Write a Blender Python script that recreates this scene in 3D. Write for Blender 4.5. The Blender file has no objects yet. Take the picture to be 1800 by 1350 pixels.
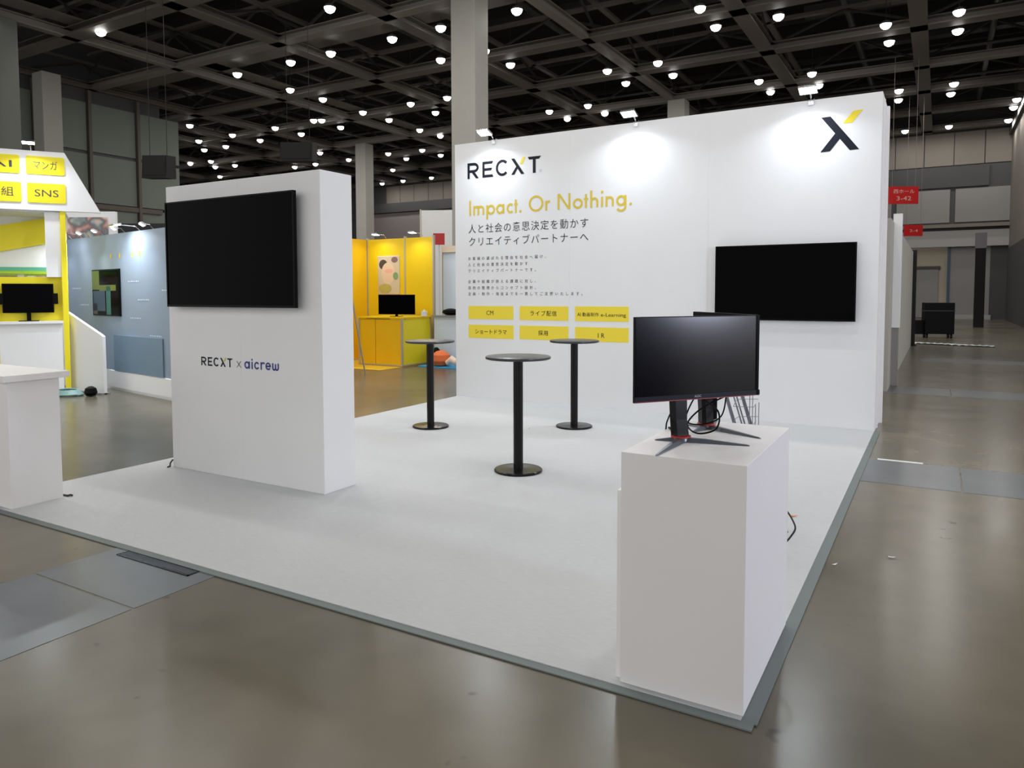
import bpy, bmesh, math, random
from mathutils import Vector, Matrix
random.seed(7)
S = bpy.context.scene
COL = S.collection
R = math.radians

# ------------------------------------------------------------------ camera
cam_d = bpy.data.cameras.new('camera')
cam = bpy.data.objects.new('camera', cam_d); COL.objects.link(cam)
YAW, PIT, ROL = 0.5338, -0.0560, -0.0027
FPX, PCX, PCY = 1295.83, 883.65, 586.66
fw = Vector((-math.sin(YAW)*math.cos(PIT), math.cos(YAW)*math.cos(PIT), math.sin(PIT)))
rt = Vector((math.cos(YAW), math.sin(YAW), 0)); up = rt.cross(fw)
rt, up = rt*math.cos(ROL)+up*math.sin(ROL), up*math.cos(ROL)-rt*math.sin(ROL)
m = Matrix((rt, up, -fw)).transposed().to_4x4()
m.translation = Vector((6.5595, -9.6461, 1.6542))
cam.matrix_world = m
cam_d.sensor_width = 36.0
cam_d.lens = FPX*36.0/1800
cam_d.shift_x = (900-PCX)/1800
cam_d.shift_y = -(675-PCY)/1800
cam_d.clip_end = 200
S.camera = cam

# ------------------------------------------------------------------ world, exposure
w = bpy.data.worlds.new('world'); S.world = w; w.use_nodes = True
bg = w.node_tree.nodes['Background']
bg.inputs[0].default_value = (1.0, 0.975, 0.95, 1); bg.inputs[1].default_value = 1.42
S.view_settings.view_transform = 'Standard'
try: S.view_settings.look = 'None'
except Exception: pass
S.view_settings.gamma = 1; S.view_settings.use_curve_mapping = False
S.view_settings.exposure = 0.0
HALL_W = 50.0      # watts of each hall downlight
ARM_W = 15.0       # watts of each arm light on the booth wall

# added off-frame bluish lamp: makes the front monitor's highlight, lights the plinth side
fl_d = bpy.data.lights.new('added_side_lamp', 'AREA'); fl_d.shape = 'RECTANGLE'; fl_d.size = .7; fl_d.size_y = .9
fl_d.energy = 210; fl_d.color = (.75, .79, 1)
fl_o = bpy.data.objects.new('added_side_lamp', fl_d); COL.objects.link(fl_o); fl_o.location = (13.0, -6.45, 1.95)
fl_o.rotation_euler = (Vector((4, -3, 1))-fl_o.location).to_track_quat('-Z', 'Y').to_euler()

# ------------------------------------------------------------------ materials
def mat(name, col, rough=.6, metal=0, spec=.5, emit=None, es=1, noise=0, nscale=6, bump=0, bscale=200, alpha=1, coat=0, trans=0):
    mt = bpy.data.materials.new(name); mt.use_nodes = True
    nt = mt.node_tree; b = nt.nodes['Principled BSDF']
    c = tuple(col)+(1,)
    b.inputs['Base Color'].default_value = c
    b.inputs['Roughness'].default_value = rough
    b.inputs['Metallic'].default_value = metal
    b.inputs['Specular IOR Level'].default_value = spec
    b.inputs['Coat Weight'].default_value = coat
    b.inputs['Transmission Weight'].default_value = trans
    if alpha < 1: b.inputs['Alpha'].default_value = alpha
    if emit:
        b.inputs['Emission Color'].default_value = tuple(emit)+(1,)
        b.inputs['Emission Strength'].default_value = es
    tc = nt.nodes.new('ShaderNodeTexCoord')
    if noise:
        n = nt.nodes.new('ShaderNodeTexNoise'); n.inputs['Scale'].default_value = nscale; n.inputs['Detail'].default_value = 5
        nt.links.new(tc.outputs['Object'], n.inputs['Vector'])
        mx = nt.nodes.new('ShaderNodeMix'); mx.data_type = 'RGBA'
        mx.inputs[6].default_value = tuple(max(0, v*(1-noise)) for v in col)+(1,)
        mx.inputs[7].default_value = tuple(min(1, v*(1+noise)) for v in col)+(1,)
        nt.links.new(n.outputs['Fac'], mx.inputs[0]); nt.links.new(mx.outputs[2], b.inputs['Base Color'])
    if bump:
        n = nt.nodes.new('ShaderNodeTexNoise'); n.inputs['Scale'].default_value = bscale; n.inputs['Detail'].default_value = 3
        nt.links.new(tc.outputs['Object'], n.inputs['Vector'])
        bp = nt.nodes.new('ShaderNodeBump'); bp.inputs['Strength'].default_value = bump; bp.inputs['Distance'].default_value = .003
        nt.links.new(n.outputs['Fac'], bp.inputs['Height']); nt.links.new(bp.outputs[0], b.inputs['Normal'])
    return mt

def floor_mat():
    mt = mat('polished_concrete', (.2, .18, .14), .2, spec=.30)
    nt = mt.node_tree; b = nt.nodes['Principled BSDF']
    tc = nt.nodes.new('ShaderNodeTexCoord')
    def noise(s, d=6, dist=0):
        n = nt.nodes.new('ShaderNodeTexNoise'); n.inputs['Scale'].default_value = s; n.inputs['Detail'].default_value = d
        n.inputs['Distortion'].default_value = dist
        nt.links.new(tc.outputs['Object'], n.inputs['Vector']); return n
    n1, n2, n3 = noise(.28, 4, .6), noise(2.5, 8, .3), noise(5.5, 2)
    mx = nt.nodes.new('ShaderNodeMix'); mx.data_type = 'RGBA'
    mx.inputs[6].default_value = (.115, .102, .072, 1); mx.inputs[7].default_value = (.205, .182, .130, 1)
    rp = nt.nodes.new('ShaderNodeMapRange'); rp.inputs[1].default_value = .35; rp.inputs[2].default_value = .65
    nt.links.new(n1.outputs['Fac'], rp.inputs[0]); nt.links.new(rp.outputs[0], mx.inputs[0])
    m2 = nt.nodes.new('ShaderNodeMix'); m2.data_type = 'RGBA'; m2.blend_type = 'MULTIPLY'; m2.inputs[0].default_value = .35
    nt.links.new(mx.outputs[2], m2.inputs[6]); nt.links.new(n2.outputs['Fac'], m2.inputs[7])
    # small dark stains and pits worn into the slab
    sp = nt.nodes.new('ShaderNodeMapRange'); sp.inputs[1].default_value = .70; sp.inputs[2].default_value = .78
    nt.links.new(n3.outputs['Fac'], sp.inputs[0])
    m3 = nt.nodes.new('ShaderNodeMix'); m3.data_type = 'RGBA'; m3.inputs[7].default_value = (.045, .04, .032, 1)
    nt.links.new(sp.outputs[0], m3.inputs[0]); nt.links.new(m2.outputs[2], m3.inputs[6])
    nt.links.new(m3.outputs[2], b.inputs['Base Color'])
    rr = nt.nodes.new('ShaderNodeMapRange'); rr.inputs[3].default_value = .20; rr.inputs[4].default_value = .29
    nt.links.new(n2.outputs['Fac'], rr.inputs[0]); nt.links.new(rr.outputs[0], b.inputs['Roughness'])
    return mt

def carpet_mat():
    mt = mat('pale_grey_needle_felt', (.5, .52, .545), .95, spec=.15, bump=.7, bscale=260)
    nt = mt.node_tree; b = nt.nodes['Principled BSDF']
    tc = nt.nodes.new('ShaderNodeTexCoord')
    mp = nt.nodes.new('ShaderNodeMapping'); mp.inputs['Scale'].default_value = (14, 160, 1)
    n = nt.nodes.new('ShaderNodeTexNoise'); n.inputs['Scale'].default_value = 1.0; n.inputs['Detail'].default_value = 6
    n2 = nt.nodes.new('ShaderNodeTexNoise'); n2.inputs['Scale'].default_value = 1.1; n2.inputs['Detail'].default_value = 3
    nt.links.new(tc.outputs['Object'], mp.inputs[0]); nt.links.new(mp.outputs[0], n.inputs['Vector']); nt.links.new(tc.outputs['Object'], n2.inputs['Vector'])
    mx = nt.nodes.new('ShaderNodeMix'); mx.data_type = 'RGBA'
    mx.inputs[6].default_value = (.46, .475, .49, 1); mx.inputs[7].default_value = (.66, .675, .69, 1)
    ad = nt.nodes.new('ShaderNodeMath'); ad.operation = 'MULTIPLY_ADD'; ad.inputs[1].default_value = .8
    ms = nt.nodes.new('ShaderNodeMath'); ms.operation = 'MULTIPLY'; ms.inputs[1].default_value = .2
    nt.links.new(n2.outputs['Fac'], ms.inputs[0]); nt.links.new(n.outputs['Fac'], ad.inputs[0]); nt.links.new(ms.outputs[0], ad.inputs[2])
    nt.links.new(ad.outputs[0], mx.inputs[0]); nt.links.new(mx.outputs[2], b.inputs['Base Color'])
    return mt

M = {}
M['floor'] = floor_mat()
M['carpet'] = carpet_mat()
M['pit'] = mat('blue_grey_pit_cover', (.105, .118, .128), .28, noise=.25, nscale=3, bump=.1, bscale=60)
M['white'] = mat('white_wallpaper', (.755, .765, .775), .75, spec=.25, noise=.03, nscale=2, bump=.12, bscale=350)
M['white2'] = mat('white_laminate', (.82, .81, .82), .5, noise=.02, nscale=3)
M['seam'] = mat('panel_joint', (.73, .74, .75), .8)
M['edge'] = mat('grey_green_edge_tape', (.16, .19, .185), .7)
M['black'] = mat('satin_black_paint', (.006, .006, .007), .22, spec=.22)
M['tabletop'] = mat('black_table_laminate', (.03, .031, .034), .3, spec=.4)
M['tvscreen'] = mat('black_glass_screen', (.0012, .0013, .0018), .1, spec=.02)
M['tvframe'] = mat('black_plastic', (.003, .003, .0035), .4, spec=.08)
M['monscreen'] = mat('matte_monitor_screen', (.0008, .0008, .003), .15, spec=.34)
M['ink'] = mat('black_navy_print', (.008, .010, .018), .6, spec=.2)
M['ink2'] = mat('dark_grey_print', (.05, .05, .06), .6)
M['greyink'] = mat('pale_grey_print', (.38, .39, .4), .6)
M['yel'] = mat('yellow_print', (.82, .66, .03), .55)
M['gold'] = mat('mustard_print', (.66, .50, .055), .6, spec=.2)
M['box'] = mat('mustard_box_print', (.82, .66, .055), .6, spec=.2)
M['navy'] = mat('navy_print', (.008, .025, .22), .5)
M['red'] = mat('red_plastic', (.35, .02, .015), .4)
M['steel'] = mat('gunmetal_grey_paint', (.14, .16, .19), .32, metal=.5)
M['chrome'] = mat('chrome', (.6, .6, .62), .18, metal=1)
M['rackgrey'] = mat('dull_chrome_wire', (.30, .31, .35), .35, metal=.8)
M['gunred'] = mat('dark_red_trim', (.28, .012, .012), .4)
M['col'] = mat('painted_concrete', (.36, .35, .32), .7, noise=.06, nscale=2)
M['coldark'] = mat('grey_steel_cladding', (.105, .11, .10), .6, noise=.1, nscale=1)
M['beam'] = mat('brown_grey_steel', (.13, .115, .10), .55, noise=.25, nscale=.6)
M['beaml'] = mat('pale_brown_steel', (.21, .19, .17), .5, noise=.2, nscale=.5)
M['brace'] = mat('dark_steel', (.04, .037, .034), .6)
M['deck'] = mat('black_roof_deck', (.006, .0055, .005), .9, noise=.4, nscale=.3)
M['duct'] = mat('dull_galvanised', (.075, .075, .07), .5, metal=.3)
M['wpanel'] = mat('beige_wall_panel', (.20, .178, .152), .7, noise=.08, nscale=.5)
M['wgrey'] = mat('light_grey_wall_panel', (.25, .245, .24), .6, noise=.05, nscale=.6)
M['wdark'] = mat('dark_grey_band', (.055, .055, .057), .6, noise=.1, nscale=.5)
M['wwhite'] = mat('off_white_fascia', (.36, .355, .35), .6)
M['wplum'] = mat('plum_grey_panel', (.16, .15, .175), .6)
M['wplum2'] = mat('plum_grey_cladding', (.23, .20, .195), .6)
M['wcream'] = mat('cream_wall', (.42, .37, .29), .7)
M['green'] = mat('green_grey_cladding', (.15, .175, .15), .6, noise=.12, nscale=.5)
M['brown'] = mat('brown_steel_post', (.10, .08, .065), .6)
M['bwhite'] = mat('bright_white_board', (.80, .81, .82), .6)
M['byellow'] = mat('vivid_yellow_vinyl', (.82, .70, .01), .45)
M['byellow2'] = mat('warm_yellow_board', (.84, .50, .003), .45)
M['bgreen'] = mat('lime_stripe', (.35, .55, .02), .5)
M['bteal'] = mat('teal_stripe', (.10, .42, .28), .5)
M['blue'] = mat('blue_grey_graphic_board', (.25, .32, .41), .5, noise=.05, nscale=1)
M['blue2'] = mat('slate_blue_board', (.15, .235, .32), .5)
M['darkblue'] = mat('dark_blue_board_edge', (.03, .08, .14), .5)
M['paleblue'] = mat('pale_blue_panel', (.62, .72, .84), .5)
M['alu'] = mat('aluminium_profile', (.50, .46, .36), .45, metal=.35)
M['signred'] = mat('hall_sign_red', (.42, .012, .012), .4, emit=(.5, .01, .01), es=.12)
M['signtxt'] = mat('hall_sign_white', (.7, .5, .48), .5)
M['lampcan'] = mat('lamp_housing', (.25, .24, .23), .4, metal=.4)
M['lampglow'] = mat('lamp_diffuser', (1, 1, 1), .5, emit=(1, .97, .93), es=16)
M['ledglow'] = mat('led_array', (1, 1, 1), .4, emit=(.86, .93, 1), es=22)
M['orangechip'] = mat('orange_scrap', (.65, .25, .07), .7)
M['paper'] = mat('white_scrap', (.7, .7, .68), .7)
M['cyan'] = mat('bright_blue_sheet', (.03, .38, .75), .5)
M['orange'] = mat('orange_fabric', (.72, .16, .04), .7)
M['cream'] = mat('cream_fabric', (.75, .62, .5), .7)
M['tealw'] = mat('dull_teal_cable', (.16, .28, .27), .5)
M['film'] = mat('pale_plastic_film', (.55, .66, .66), .3)
M['dlime'] = mat('dim_lime_picture', (.10, .14, .005), .4)
M['dblue'] = mat('dim_blue_picture', (.008, .045, .10), .4)
M['dteal'] = mat('dim_teal_picture', (.005, .11, .095), .4)
M['byellow3'] = mat('golden_yellow_board', (.80, .55, .003), .5)
for k_, c_ in (('postcream', (.62, .52, .36)), ('postdark', (.06, .05, .04)), ('postplum', (.22, .12, .11)), ('postskin', (.74, .55, .38)), ('postpink', (.80, .40, .30)), ('postgreen', (.20, .34, .14)), ('postolive', (.48, .42, .10))): M[k_] = mat('print_'+k_[4:], c_, .6)
M['floory'] = mat('yellow_booth_carpet', (.78, .5, .02), .5)

def poster_mat(name, cols, scale, seed):
    """flat printed artwork: blotches of colour (procedural, belongs to the print)"""
    mt = mat(name, cols[0], .5); nt = mt.node_tree; b = nt.nodes['Principled BSDF']
    tc = nt.nodes.new('ShaderNodeTexCoord'); mp = nt.nodes.new('ShaderNodeMapping'); mp.inputs['Location'].default_value = (seed, seed*.7, seed*1.3)
    n = nt.nodes.new('ShaderNodeTexNoise'); n.inputs['Scale'].default_value = scale; n.inputs['Detail'].default_value = 1.5
    nt.links.new(tc.outputs['Object'], mp.inputs[0]); nt.links.new(mp.outputs[0], n.inputs['Vector'])
    cr = nt.nodes.new('ShaderNodeValToRGB'); cr.color_ramp.interpolation = 'B_SPLINE'
    while len(cr.color_ramp.elements) < len(cols): cr.color_ramp.elements.new(.5)
    for i, c in enumerate(cols):
        cr.color_ramp.elements[i].position = .3+.4*i/(len(cols)-1); cr.color_ramp.elements[i].color = tuple(c)+(1,)
    nt.links.new(n.outputs['Fac'], cr.inputs[0]); nt.links.new(cr.outputs[0], b.inputs['Base Color'])
    return mt

# ------------------------------------------------------------------ mesh helpers
class MB:
    def __init__(self): self.v = []; self.f = []
    def quad(self, *p):
        n = len(self.v); self.v += [tuple(q) for q in p]; self.f.append(tuple(range(n, n+len(p)))); return self
    def box(self, a, b):
        x0, y0, z0 = a; x1, y1, z1 = b
        if x0 > x1: x0, x1 = x1, x0
        if y0 > y1: y0, y1 = y1, y0
        if z0 > z1: z0, z1 = z1, z0
        n = len(self.v)
        self.v += [(x0,y0,z0),(x1,y0,z0),(x1,y1,z0),(x0,y1,z0),(x0,y0,z1),(x1,y0,z1),(x1,y1,z1),(x0,y1,z1)]
        self.f += [tuple(n+i for i in q) for q in ((0,3,2,1),(4,5,6,7),(0,1,5,4),(1,2,6,5),(2,3,7,6),(3,0,4,7))]
        return self
    def prism(self, pts, axis, a, b):
        """polygon pts (2D) extruded along axis from a to b"""
        def P(p, t):
            return {'x': (t, p[0], p[1]), 'y': (p[0], t, p[1]), 'z': (p[0], p[1], t)}[axis]
        n = len(self.v); k = len(pts)
        self.v += [P(p, a) for p in pts]+[P(p, b) for p in pts]
        self.f.append(tuple(n+i for i in range(k))); self.f.append(tuple(n+k+i for i in reversed(range(k))))
        for i in range(k): self.f.append((n+i, n+(i+1) % k, n+k+(i+1) % k, n+k+i))
        return self
    def tube(self, pts, r, seg=8, caps=True):
        pts = [Vector(p) for p in pts]; rs = r if isinstance(r, (list, tuple)) else [r]*len(pts)
        n = len(self.v); prev = None
        for i, p in enumerate(pts):
            d = (pts[min(i+1, len(pts)-1)]-pts[max(i-1, 0)]).normalized()
            if prev is None:
                a = d.orthogonal().normalized()
            else:
                a = (prev-d*prev.dot(d)).normalized()
            prev = a; b = d.cross(a)
            for k in range(seg):
                t = 2*math.pi*k/seg
                self.v.append(tuple(p+(a*math.cos(t)+b*math.sin(t))*rs[i]))
        for i in range(len(pts)-1):
            for k in range(seg):
                self.f.append((n+i*seg+k, n+i*seg+(k+1) % seg, n+(i+1)*seg+(k+1) % seg, n+(i+1)*seg+k))
        if caps:
            self.f.append(tuple(n+k for k in reversed(range(seg)))); e = n+(len(pts)-1)*seg
            self.f.append(tuple(e+k for k in range(seg)))
        return self
    def lathe(self, prof, seg=48, c=(0,0)):
        n = len(self.v)
        for r, z in prof:
            for k in range(seg):
                t = 2*math.pi*k/seg; self.v.append((c[0]+r*math.cos(t), c[1]+r*math.sin(t), z))
        for i in range(len(prof)-1):
            for k in range(seg):
                self.f.append((n+i*seg+k, n+i*seg+(k+1) % seg, n+(i+1)*seg+(k+1) % seg, n+(i+1)*seg+k))
        if prof[0][0] > 1e-6: self.f.append(tuple(n+k for k in reversed(range(seg))))
        if prof[-1][0] > 1e-6: self.f.append(tuple(n+(len(prof)-1)*seg+k for k in range(seg)))
        return self
    def build(self, name, mt, parent=None, bevel=0, smooth=False, loc=None, rotz=None):
        me = bpy.data.meshes.new(name); me.from_pydata(self.v, [], self.f)
        bm = bmesh.new(); bm.from_mesh(me); bmesh.ops.recalc_face_normals(bm, faces=bm.faces); bm.to_mesh(me); bm.free()
        if isinstance(mt, str): mt = M[mt]
        me.materials.append(mt)
        if smooth:
            me.shade_smooth()
            me.set_sharp_from_angle(angle=R(35))
        o = bpy.data.objects.new(name, me); COL.objects.link(o)
        if parent: o.parent = parent
        if loc: o.location = loc
        if rotz is not None: o.rotation_euler = (0, 0, rotz)
        if bevel:
            bv = o.modifiers.new('bevel', 'BEVEL'); bv.width = bevel; bv.segments = 2; bv.limit_method = 'ANGLE'
        return o
def box(name, a, b, mt, parent=None, bevel=0): return MB().box(a, b).build(name, mt, parent, bevel)
def tag(o, label=None, cat=None, group=None, kind=None):
    if label: o['label'] = label
    if cat: o['category'] = cat
    if group: o['group'] = group
    if kind: o['kind'] = kind
    return o
def thing(name, label, cat, loc=(0,0,0), rotz=0, group=None):
    o = bpy.data.objects.new(name, None); COL.objects.link(o); o.empty_display_size = .1
    o.location = loc; o.rotation_euler = (0, 0, rotz)
    return tag(o, label, cat, group)
def kids(o): return [c for c in bpy.data.objects if c.parent == o]
def dup(o, parent=None):
    c = o.copy(); COL.objects.link(c)
    if parent: c.parent = parent
    for k in kids(o): dup(k, c)
    return c

# ------------------------------------------------------------------ lettering helpers (flat print)
def arc(cx, cy, rx, ry, a0, a1, n=20):
    return [(cx+rx*math.cos(R(a0+(a1-a0)*i/n)), cy+ry*math.sin(R(a0+(a1-a0)*i/n))) for i in range(n+1)]
class Print:
    """flat lettering built in 2D (x right, y up), then laid on an upright plane"""
    def __init__(self): self.v = []; self.f = []; self.k = 0; self.ly = {}
    def mark(self, n0):
        self.k += 1
        for i in range(n0, len(self.v)): self.ly[i] = (self.k % 9)*.00006
    def poly(self, pts):
        n = len(self.v); self.v += list(pts); self.f.append(tuple(range(n, n+len(pts)))); self.mark(n); return self
    def stroke(self, pts, w, closed=False, rnd=False):
        n0 = len(self.v); k = len(pts)
        for i, p in enumerate(pts):
            a = pts[i-1] if (i or closed) else p; b = pts[(i+1) % k] if (i < k-1 or closed) else p
            if closed and i == 0: a = pts[-1]
            d1 = Vector((p[0]-a[0], p[1]-a[1])); d2 = Vector((b[0]-p[0], b[1]-p[1]))
            if d1.length < 1e-9: d1 = d2
            if d2.length < 1e-9: d2 = d1
            d1.normalize(); d2.normalize(); t = (d1+d2)
            if t.length < 1e-6: t = d1
            t.normalize(); nrm = Vector((-t.y, t.x)); s = w/2/max(.4, nrm.dot(Vector((-d1.y, d1.x))))
            self.v += [(p[0]+nrm.x*s, p[1]+nrm.y*s), (p[0]-nrm.x*s, p[1]-nrm.y*s)]
        self.mark(n0)
        for i in range(k if closed else k-1):
            j = (i+1) % k; self.f.append((n0+2*i, n0+2*i+1, n0+2*j+1, n0+2*j))
        if rnd and not closed:
            for q in (pts[0], pts[-1]): self.poly(arc(q[0], q[1], w/2, w/2, 0, 345, 16))
        return self
    def dot(self, x, y, r): return self.poly(arc(x, y, r, r, 0, 345, 18))
    def build(self, name, mt, parent, y=0.0, x=0, z=0, sc=1, sy=None, rot=None):
        sy = sc if sy is None else sy
        me = bpy.data.meshes.new(name)
        me.from_pydata([(x+p[0]*sc, y-self.ly.get(i, 0), z+p[1]*sy) for i, p in enumerate(self.v)], [], self.f)
        bm = bmesh.new(); bm.from_mesh(me)
        for f in bm.faces:
            f.normal_update()
            if f.normal.y > 0: f.normal_flip()
        bm.to_mesh(me); bm.free()
        me.materials.append(M[mt] if isinstance(mt, str) else mt)
        o = bpy.data.objects.new(name, me); COL.objects.link(o); o.parent = parent
        return o
_cache = {}
def glyph(ch, off=0.0):
    if (ch, off) in _cache: return _cache[(ch, off)]
    cu = bpy.data.curves.new('t', 'FONT'); cu.body = ch; cu.size = 1.0; cu.offset = off; cu.resolution_u = 3
    o = bpy.data.objects.new('t', cu); COL.objects.link(o)
    dg = bpy.context.evaluated_depsgraph_get(); dg.update()
    me = o.evaluated_get(dg).to_mesh()
    r = ([(v.co.x, v.co.y) for v in me.vertices], [tuple(p.vertices) for p in me.polygons])
    o.evaluated_get(dg).to_mesh_clear(); bpy.data.objects.remove(o); bpy.data.curves.remove(cu)
    _cache[(ch, off)] = r; return r
def jline(pr, text, x, z, pitch, size, off=0.0, wide=1.0):
    """one character per cell, as Japanese is set"""
    for i, ch in enumerate(text):
        if ch == ' ': continue
        v, f = glyph(ch, off); n = len(pr.v)
        pr.v += [(x+i*pitch+p[0]*size*wide, z+p[1]*size) for p in v]; pr.f += [tuple(n+q for q in g) for g in f]
def tline(pr, text, cx, z, width, size, off=0.0):
    """a whole string centred on cx, stretched to a width"""
    v, f = glyph(text, off)
    x0 = min(p[0] for p in v); x1 = max(p[0] for p in v); k = width/(x1-x0); n = len(pr.v)
    pr.v += [(cx-width/2+(p[0]-x0)*k, z+p[1]*size) for p in v]; pr.f += [tuple(n+q for q in g) for g in f]

# =================================================================== SETTING
HC = 11.05
fl = box('floor', (-62, -24, -.3), (26, 46, 0), 'floor'); tag(fl, kind='structure')
# service pit covers let into the slab (blue-grey plates, joints between)
for y0, y1, xs in ((-2.57, -1.60, (5.0, 6.77, 9.2, 11.6, 14)), (3.86, 4.83, (4.4, 6.77, 9.2, 11.6, 14)), (10.3, 11.27, (6.2, 9.2, 11.6, 14))):
    for a, b in zip(xs, xs[1:]):
        box('pit_cover', (a+.008, y0, -.01), (b-.008, y1, .002), 'pit', fl)
for x0, x1, ys in ((2.0, 2.96, (-16, -13.2, -10.3, -7.38, -6.5)),):
    for a, b in zip(ys, ys[1:]):
        box('pit_cover', (x0, a+.008, -.01), (x1, b-.008, .002), 'pit', fl)
# grated slot at the carpet edge
g = MB().box((2.12, -6.95, .002), (2.82, -6.935, .006)).box((2.12, -6.87, .002), (2.82, -6.86, .006))
g.box((2.12, -6.95, .002), (2.13, -6.86, .006)).box((2.81, -6.95, .002), (2.82, -6.86, .006))
g.build('grate_frame', 'black', fl)
bars = MB()
for i in range(46): bars.box((2.135+i*.0147, -6.935, .002), (2.139+i*.0147, -6.87, .005))
tag(bars.build('grate_bars', 'steel', fl), kind='stuff')

deck = box('ceiling', (-62, -24, 14.2), (26, 46, 14.5), 'deck'); tag(deck, kind='structure')
# roof purlins, ducts
for i in range(15):
    y = -4+i*3.3
    box('purlin', (-60, y, 13.55), (25, y+.16, 13.8), 'brace', deck)
for x in (-13, -7.4, -1.9, 3.2, 8.2): 
    MB().tube([(x, -6, 12.6), (x, 45, 12.6)], .13, 8).build('pipe', 'duct', deck, smooth=True)
for y in (13.7, 18.8, 23.6, 28.4, 33.4):
    MB().tube([(-58, y, 12.2), (24, y, 12.2)], .07, 6).build('pipe', 'duct', deck)
for (x0, x1, y, z) in ((-4, 3, 17.9, 12.9), (-12, -7, 14, 12.9), (1.5, 9, 23.2, 12.9), (-3.8, 0, 19.3, 12.9), (3, 9.6, 28.6, 12.9)):
    box('duct', (x0, y, z), (x1, y+.55, z+.4), 'duct', deck)

# lattice girders: bottom flange, web plate, top flange, diagonals
def girder(axis, pos, a, b, width, main):
    m_ = 'beaml' if main else 'beam'
    h = 1.55 if main else 1.15
    def bx(mb, s0, s1, c0, c1, z0, z1):
        if axis == 'x': mb.box((s0, pos+c0, z0), (s1, pos+c1, z1))
        else: mb.box((pos+c0, s0, z0), (pos+c1, s1, z1))
    root = MB(); bx(root, a, b, -width/2, width/2, HC, HC+.05); bx(root, a, b, -.02, .02, HC+.05, HC+.28); bx(root, a, b, -width/2, width/2, HC+.28, HC+.31)
    g = root.build('roof_girder', m_, deck)
    t = MB(); bx(t, a, b, -.11, .11, HC+h, HC+h+.12); t.build('top_chord', 'beam', g)
    L = 2.45; n = int((b-a)/L); me = None
    for i in range(n):
        s = a+i*L; u = 1 if i % 2 else -1
        if me is None or i < 2:
            P0, P1 = (s, HC+.3), (s+L, HC+h)
            if i % 2: P0, P1 = (s, HC+h), (s+L, HC+.3)
            pts = [(P0[0], pos, P0[1]), (P1[0], pos, P1[1])] if axis == 'x' else [(pos, P0[0], P0[1]), (pos, P1[0], P1[1])]
            o = MB().tube(pts, .055, 5).build('brace', 'brace', g)
            me = (me or [])+[(o, s)]
        else:
            src, s0 = me[i % 2]; o = src.copy(); COL.objects.link(o)
            if axis == 'x': o.location.x = s-s0
            else: o.location.y = s-s0
for y, mn in ((-4, 0), (1.2, 0), (6.2, 0), (10.6, 1), (16.3, 0), (21.2, 0), (26.55, 1), (31.0, 0), (35.9, 0), (41.2, 0)):
    girder('x', y, -58, 24, .62 if not mn else .46, mn)
for x, mn in ((-46, 1), (-40, 0), (-34, 0), (-31.2, 0), (-27.6, 0), (-21.3, 1), (-15.25, 0), (-9.95, 0), (-5.0, 1), (.5, 0), (5.7, 0), (11, 0), (16.4, 1)):
    girder('y', x, -7, 44, .55 if not mn else .34, mn)
# wide walkway alongside the main cross girder, underside visible
box('walkway', (-58, 11.6, HC+.35), (24, 12.5, HC+.42), 'beam', deck)
box('walkway', (-20.9, -7, HC+.35), (-20.1, 44, HC+.42), 'beam', deck)

# back wall, in bands of separate panels
wb = box('wall_back', (-60, 42.15, 5.25), (24, 42.6, 14.2), 'wdark'); tag(wb, kind='structure')
def rowpanels(x0, x1, step, z0, z1, mt, y=42.15, gap=.05, name='wall_panel', th=.07):
    proto = None; x = x0; 
    while x+step <= x1+.01:
        if proto is None: proto = box(name, (x+gap/2, y-th, z0), (x+step-gap/2, y, z1), mt, wb); x00 = x
        else:
            o = proto.copy(); COL.objects.link(o); o.location.x = x-x00
        x += step
rowpanels(-36, 10.2, 1.54, 9.12, 11.02, 'wpanel')
rowpanels(-36, 10.2, 3.08, 5.75, 7.72, 'wgrey', gap=.28)
box('dark_band', (-36, 42.0, 7.82), (8.9, 42.15, 9.05), 'wdark', wb)
box('ledge', (-36, 41.7, 5.42), (10.2, 42.15, 5.62), 'wpanel', wb)
box('fascia', (-36, 41.9, 4.3), (10.2, 42.4, 5.25), 'wwhite', wb)
for i in range(5): box('plum_panel', (-38+i*6.4, 41.85, 4.4), (-38+i*6.4+6.3, 42.0, 8.65), 'wplum2', wb)
box('dark_beam', (-38, 41.6, 8.7), (-6, 42.0, 9.5), 'wdark', wb)
box('lower_wall', (-60, 42.1, 0), (4.6, 42.5, 4.3), 'wplum', wb)
# recess under the fascia
box('cream_wall', (4.6, 42.6, 0), (7.0, 42.9, 4.4), 'wcream', wb)
box('side_door', (5.25, 42.5, .05), (6.5, 42.6, 3.0), 'wgrey', wb)
box('door_lintel', (5.2, 42.45, 3.0), (6.6, 42.6, 3.18), 'wdark', wb)
box('shutter', (7.0, 42.3, .25), (9.1, 42.7, 4.4), 'wgrey', wb)
box('shutter_guide', (6.95, 42.2, 0), (7.08, 42.6, 4.4), 'darkblue', wb)
box('plum_wall', (9.1, 42.3, 0), (9.95, 42.7, 4.4), 'wdark', wb)
box('skirting', (6.9, 42.15, .0), (9.2, 42.35, .25), 'wwhite', wb)
wr = box('wall_right', (9.95, 18, 0), (10.3, 42.6, 14.2), 'wpanel'); tag(wr, kind='structure')
box('plum_panel', (9.88, 27, 0), (9.95, 41.5, 4.1), 'wdark', wr)
box('edge_trim', (9.8, 18, HC-.45), (9.95, 42, HC-.15), 'brace', wr)
wl = box('wall_left', (-28.3, -8, 0), (-27.6, 14.1, 14.2), 'wdark'); tag(wl, kind='structure')
pr = None
ys = [-6.4, -4.0, -1.6, .8, 3.2, 5.6, 8.0, 10.4, 12.8]
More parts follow.
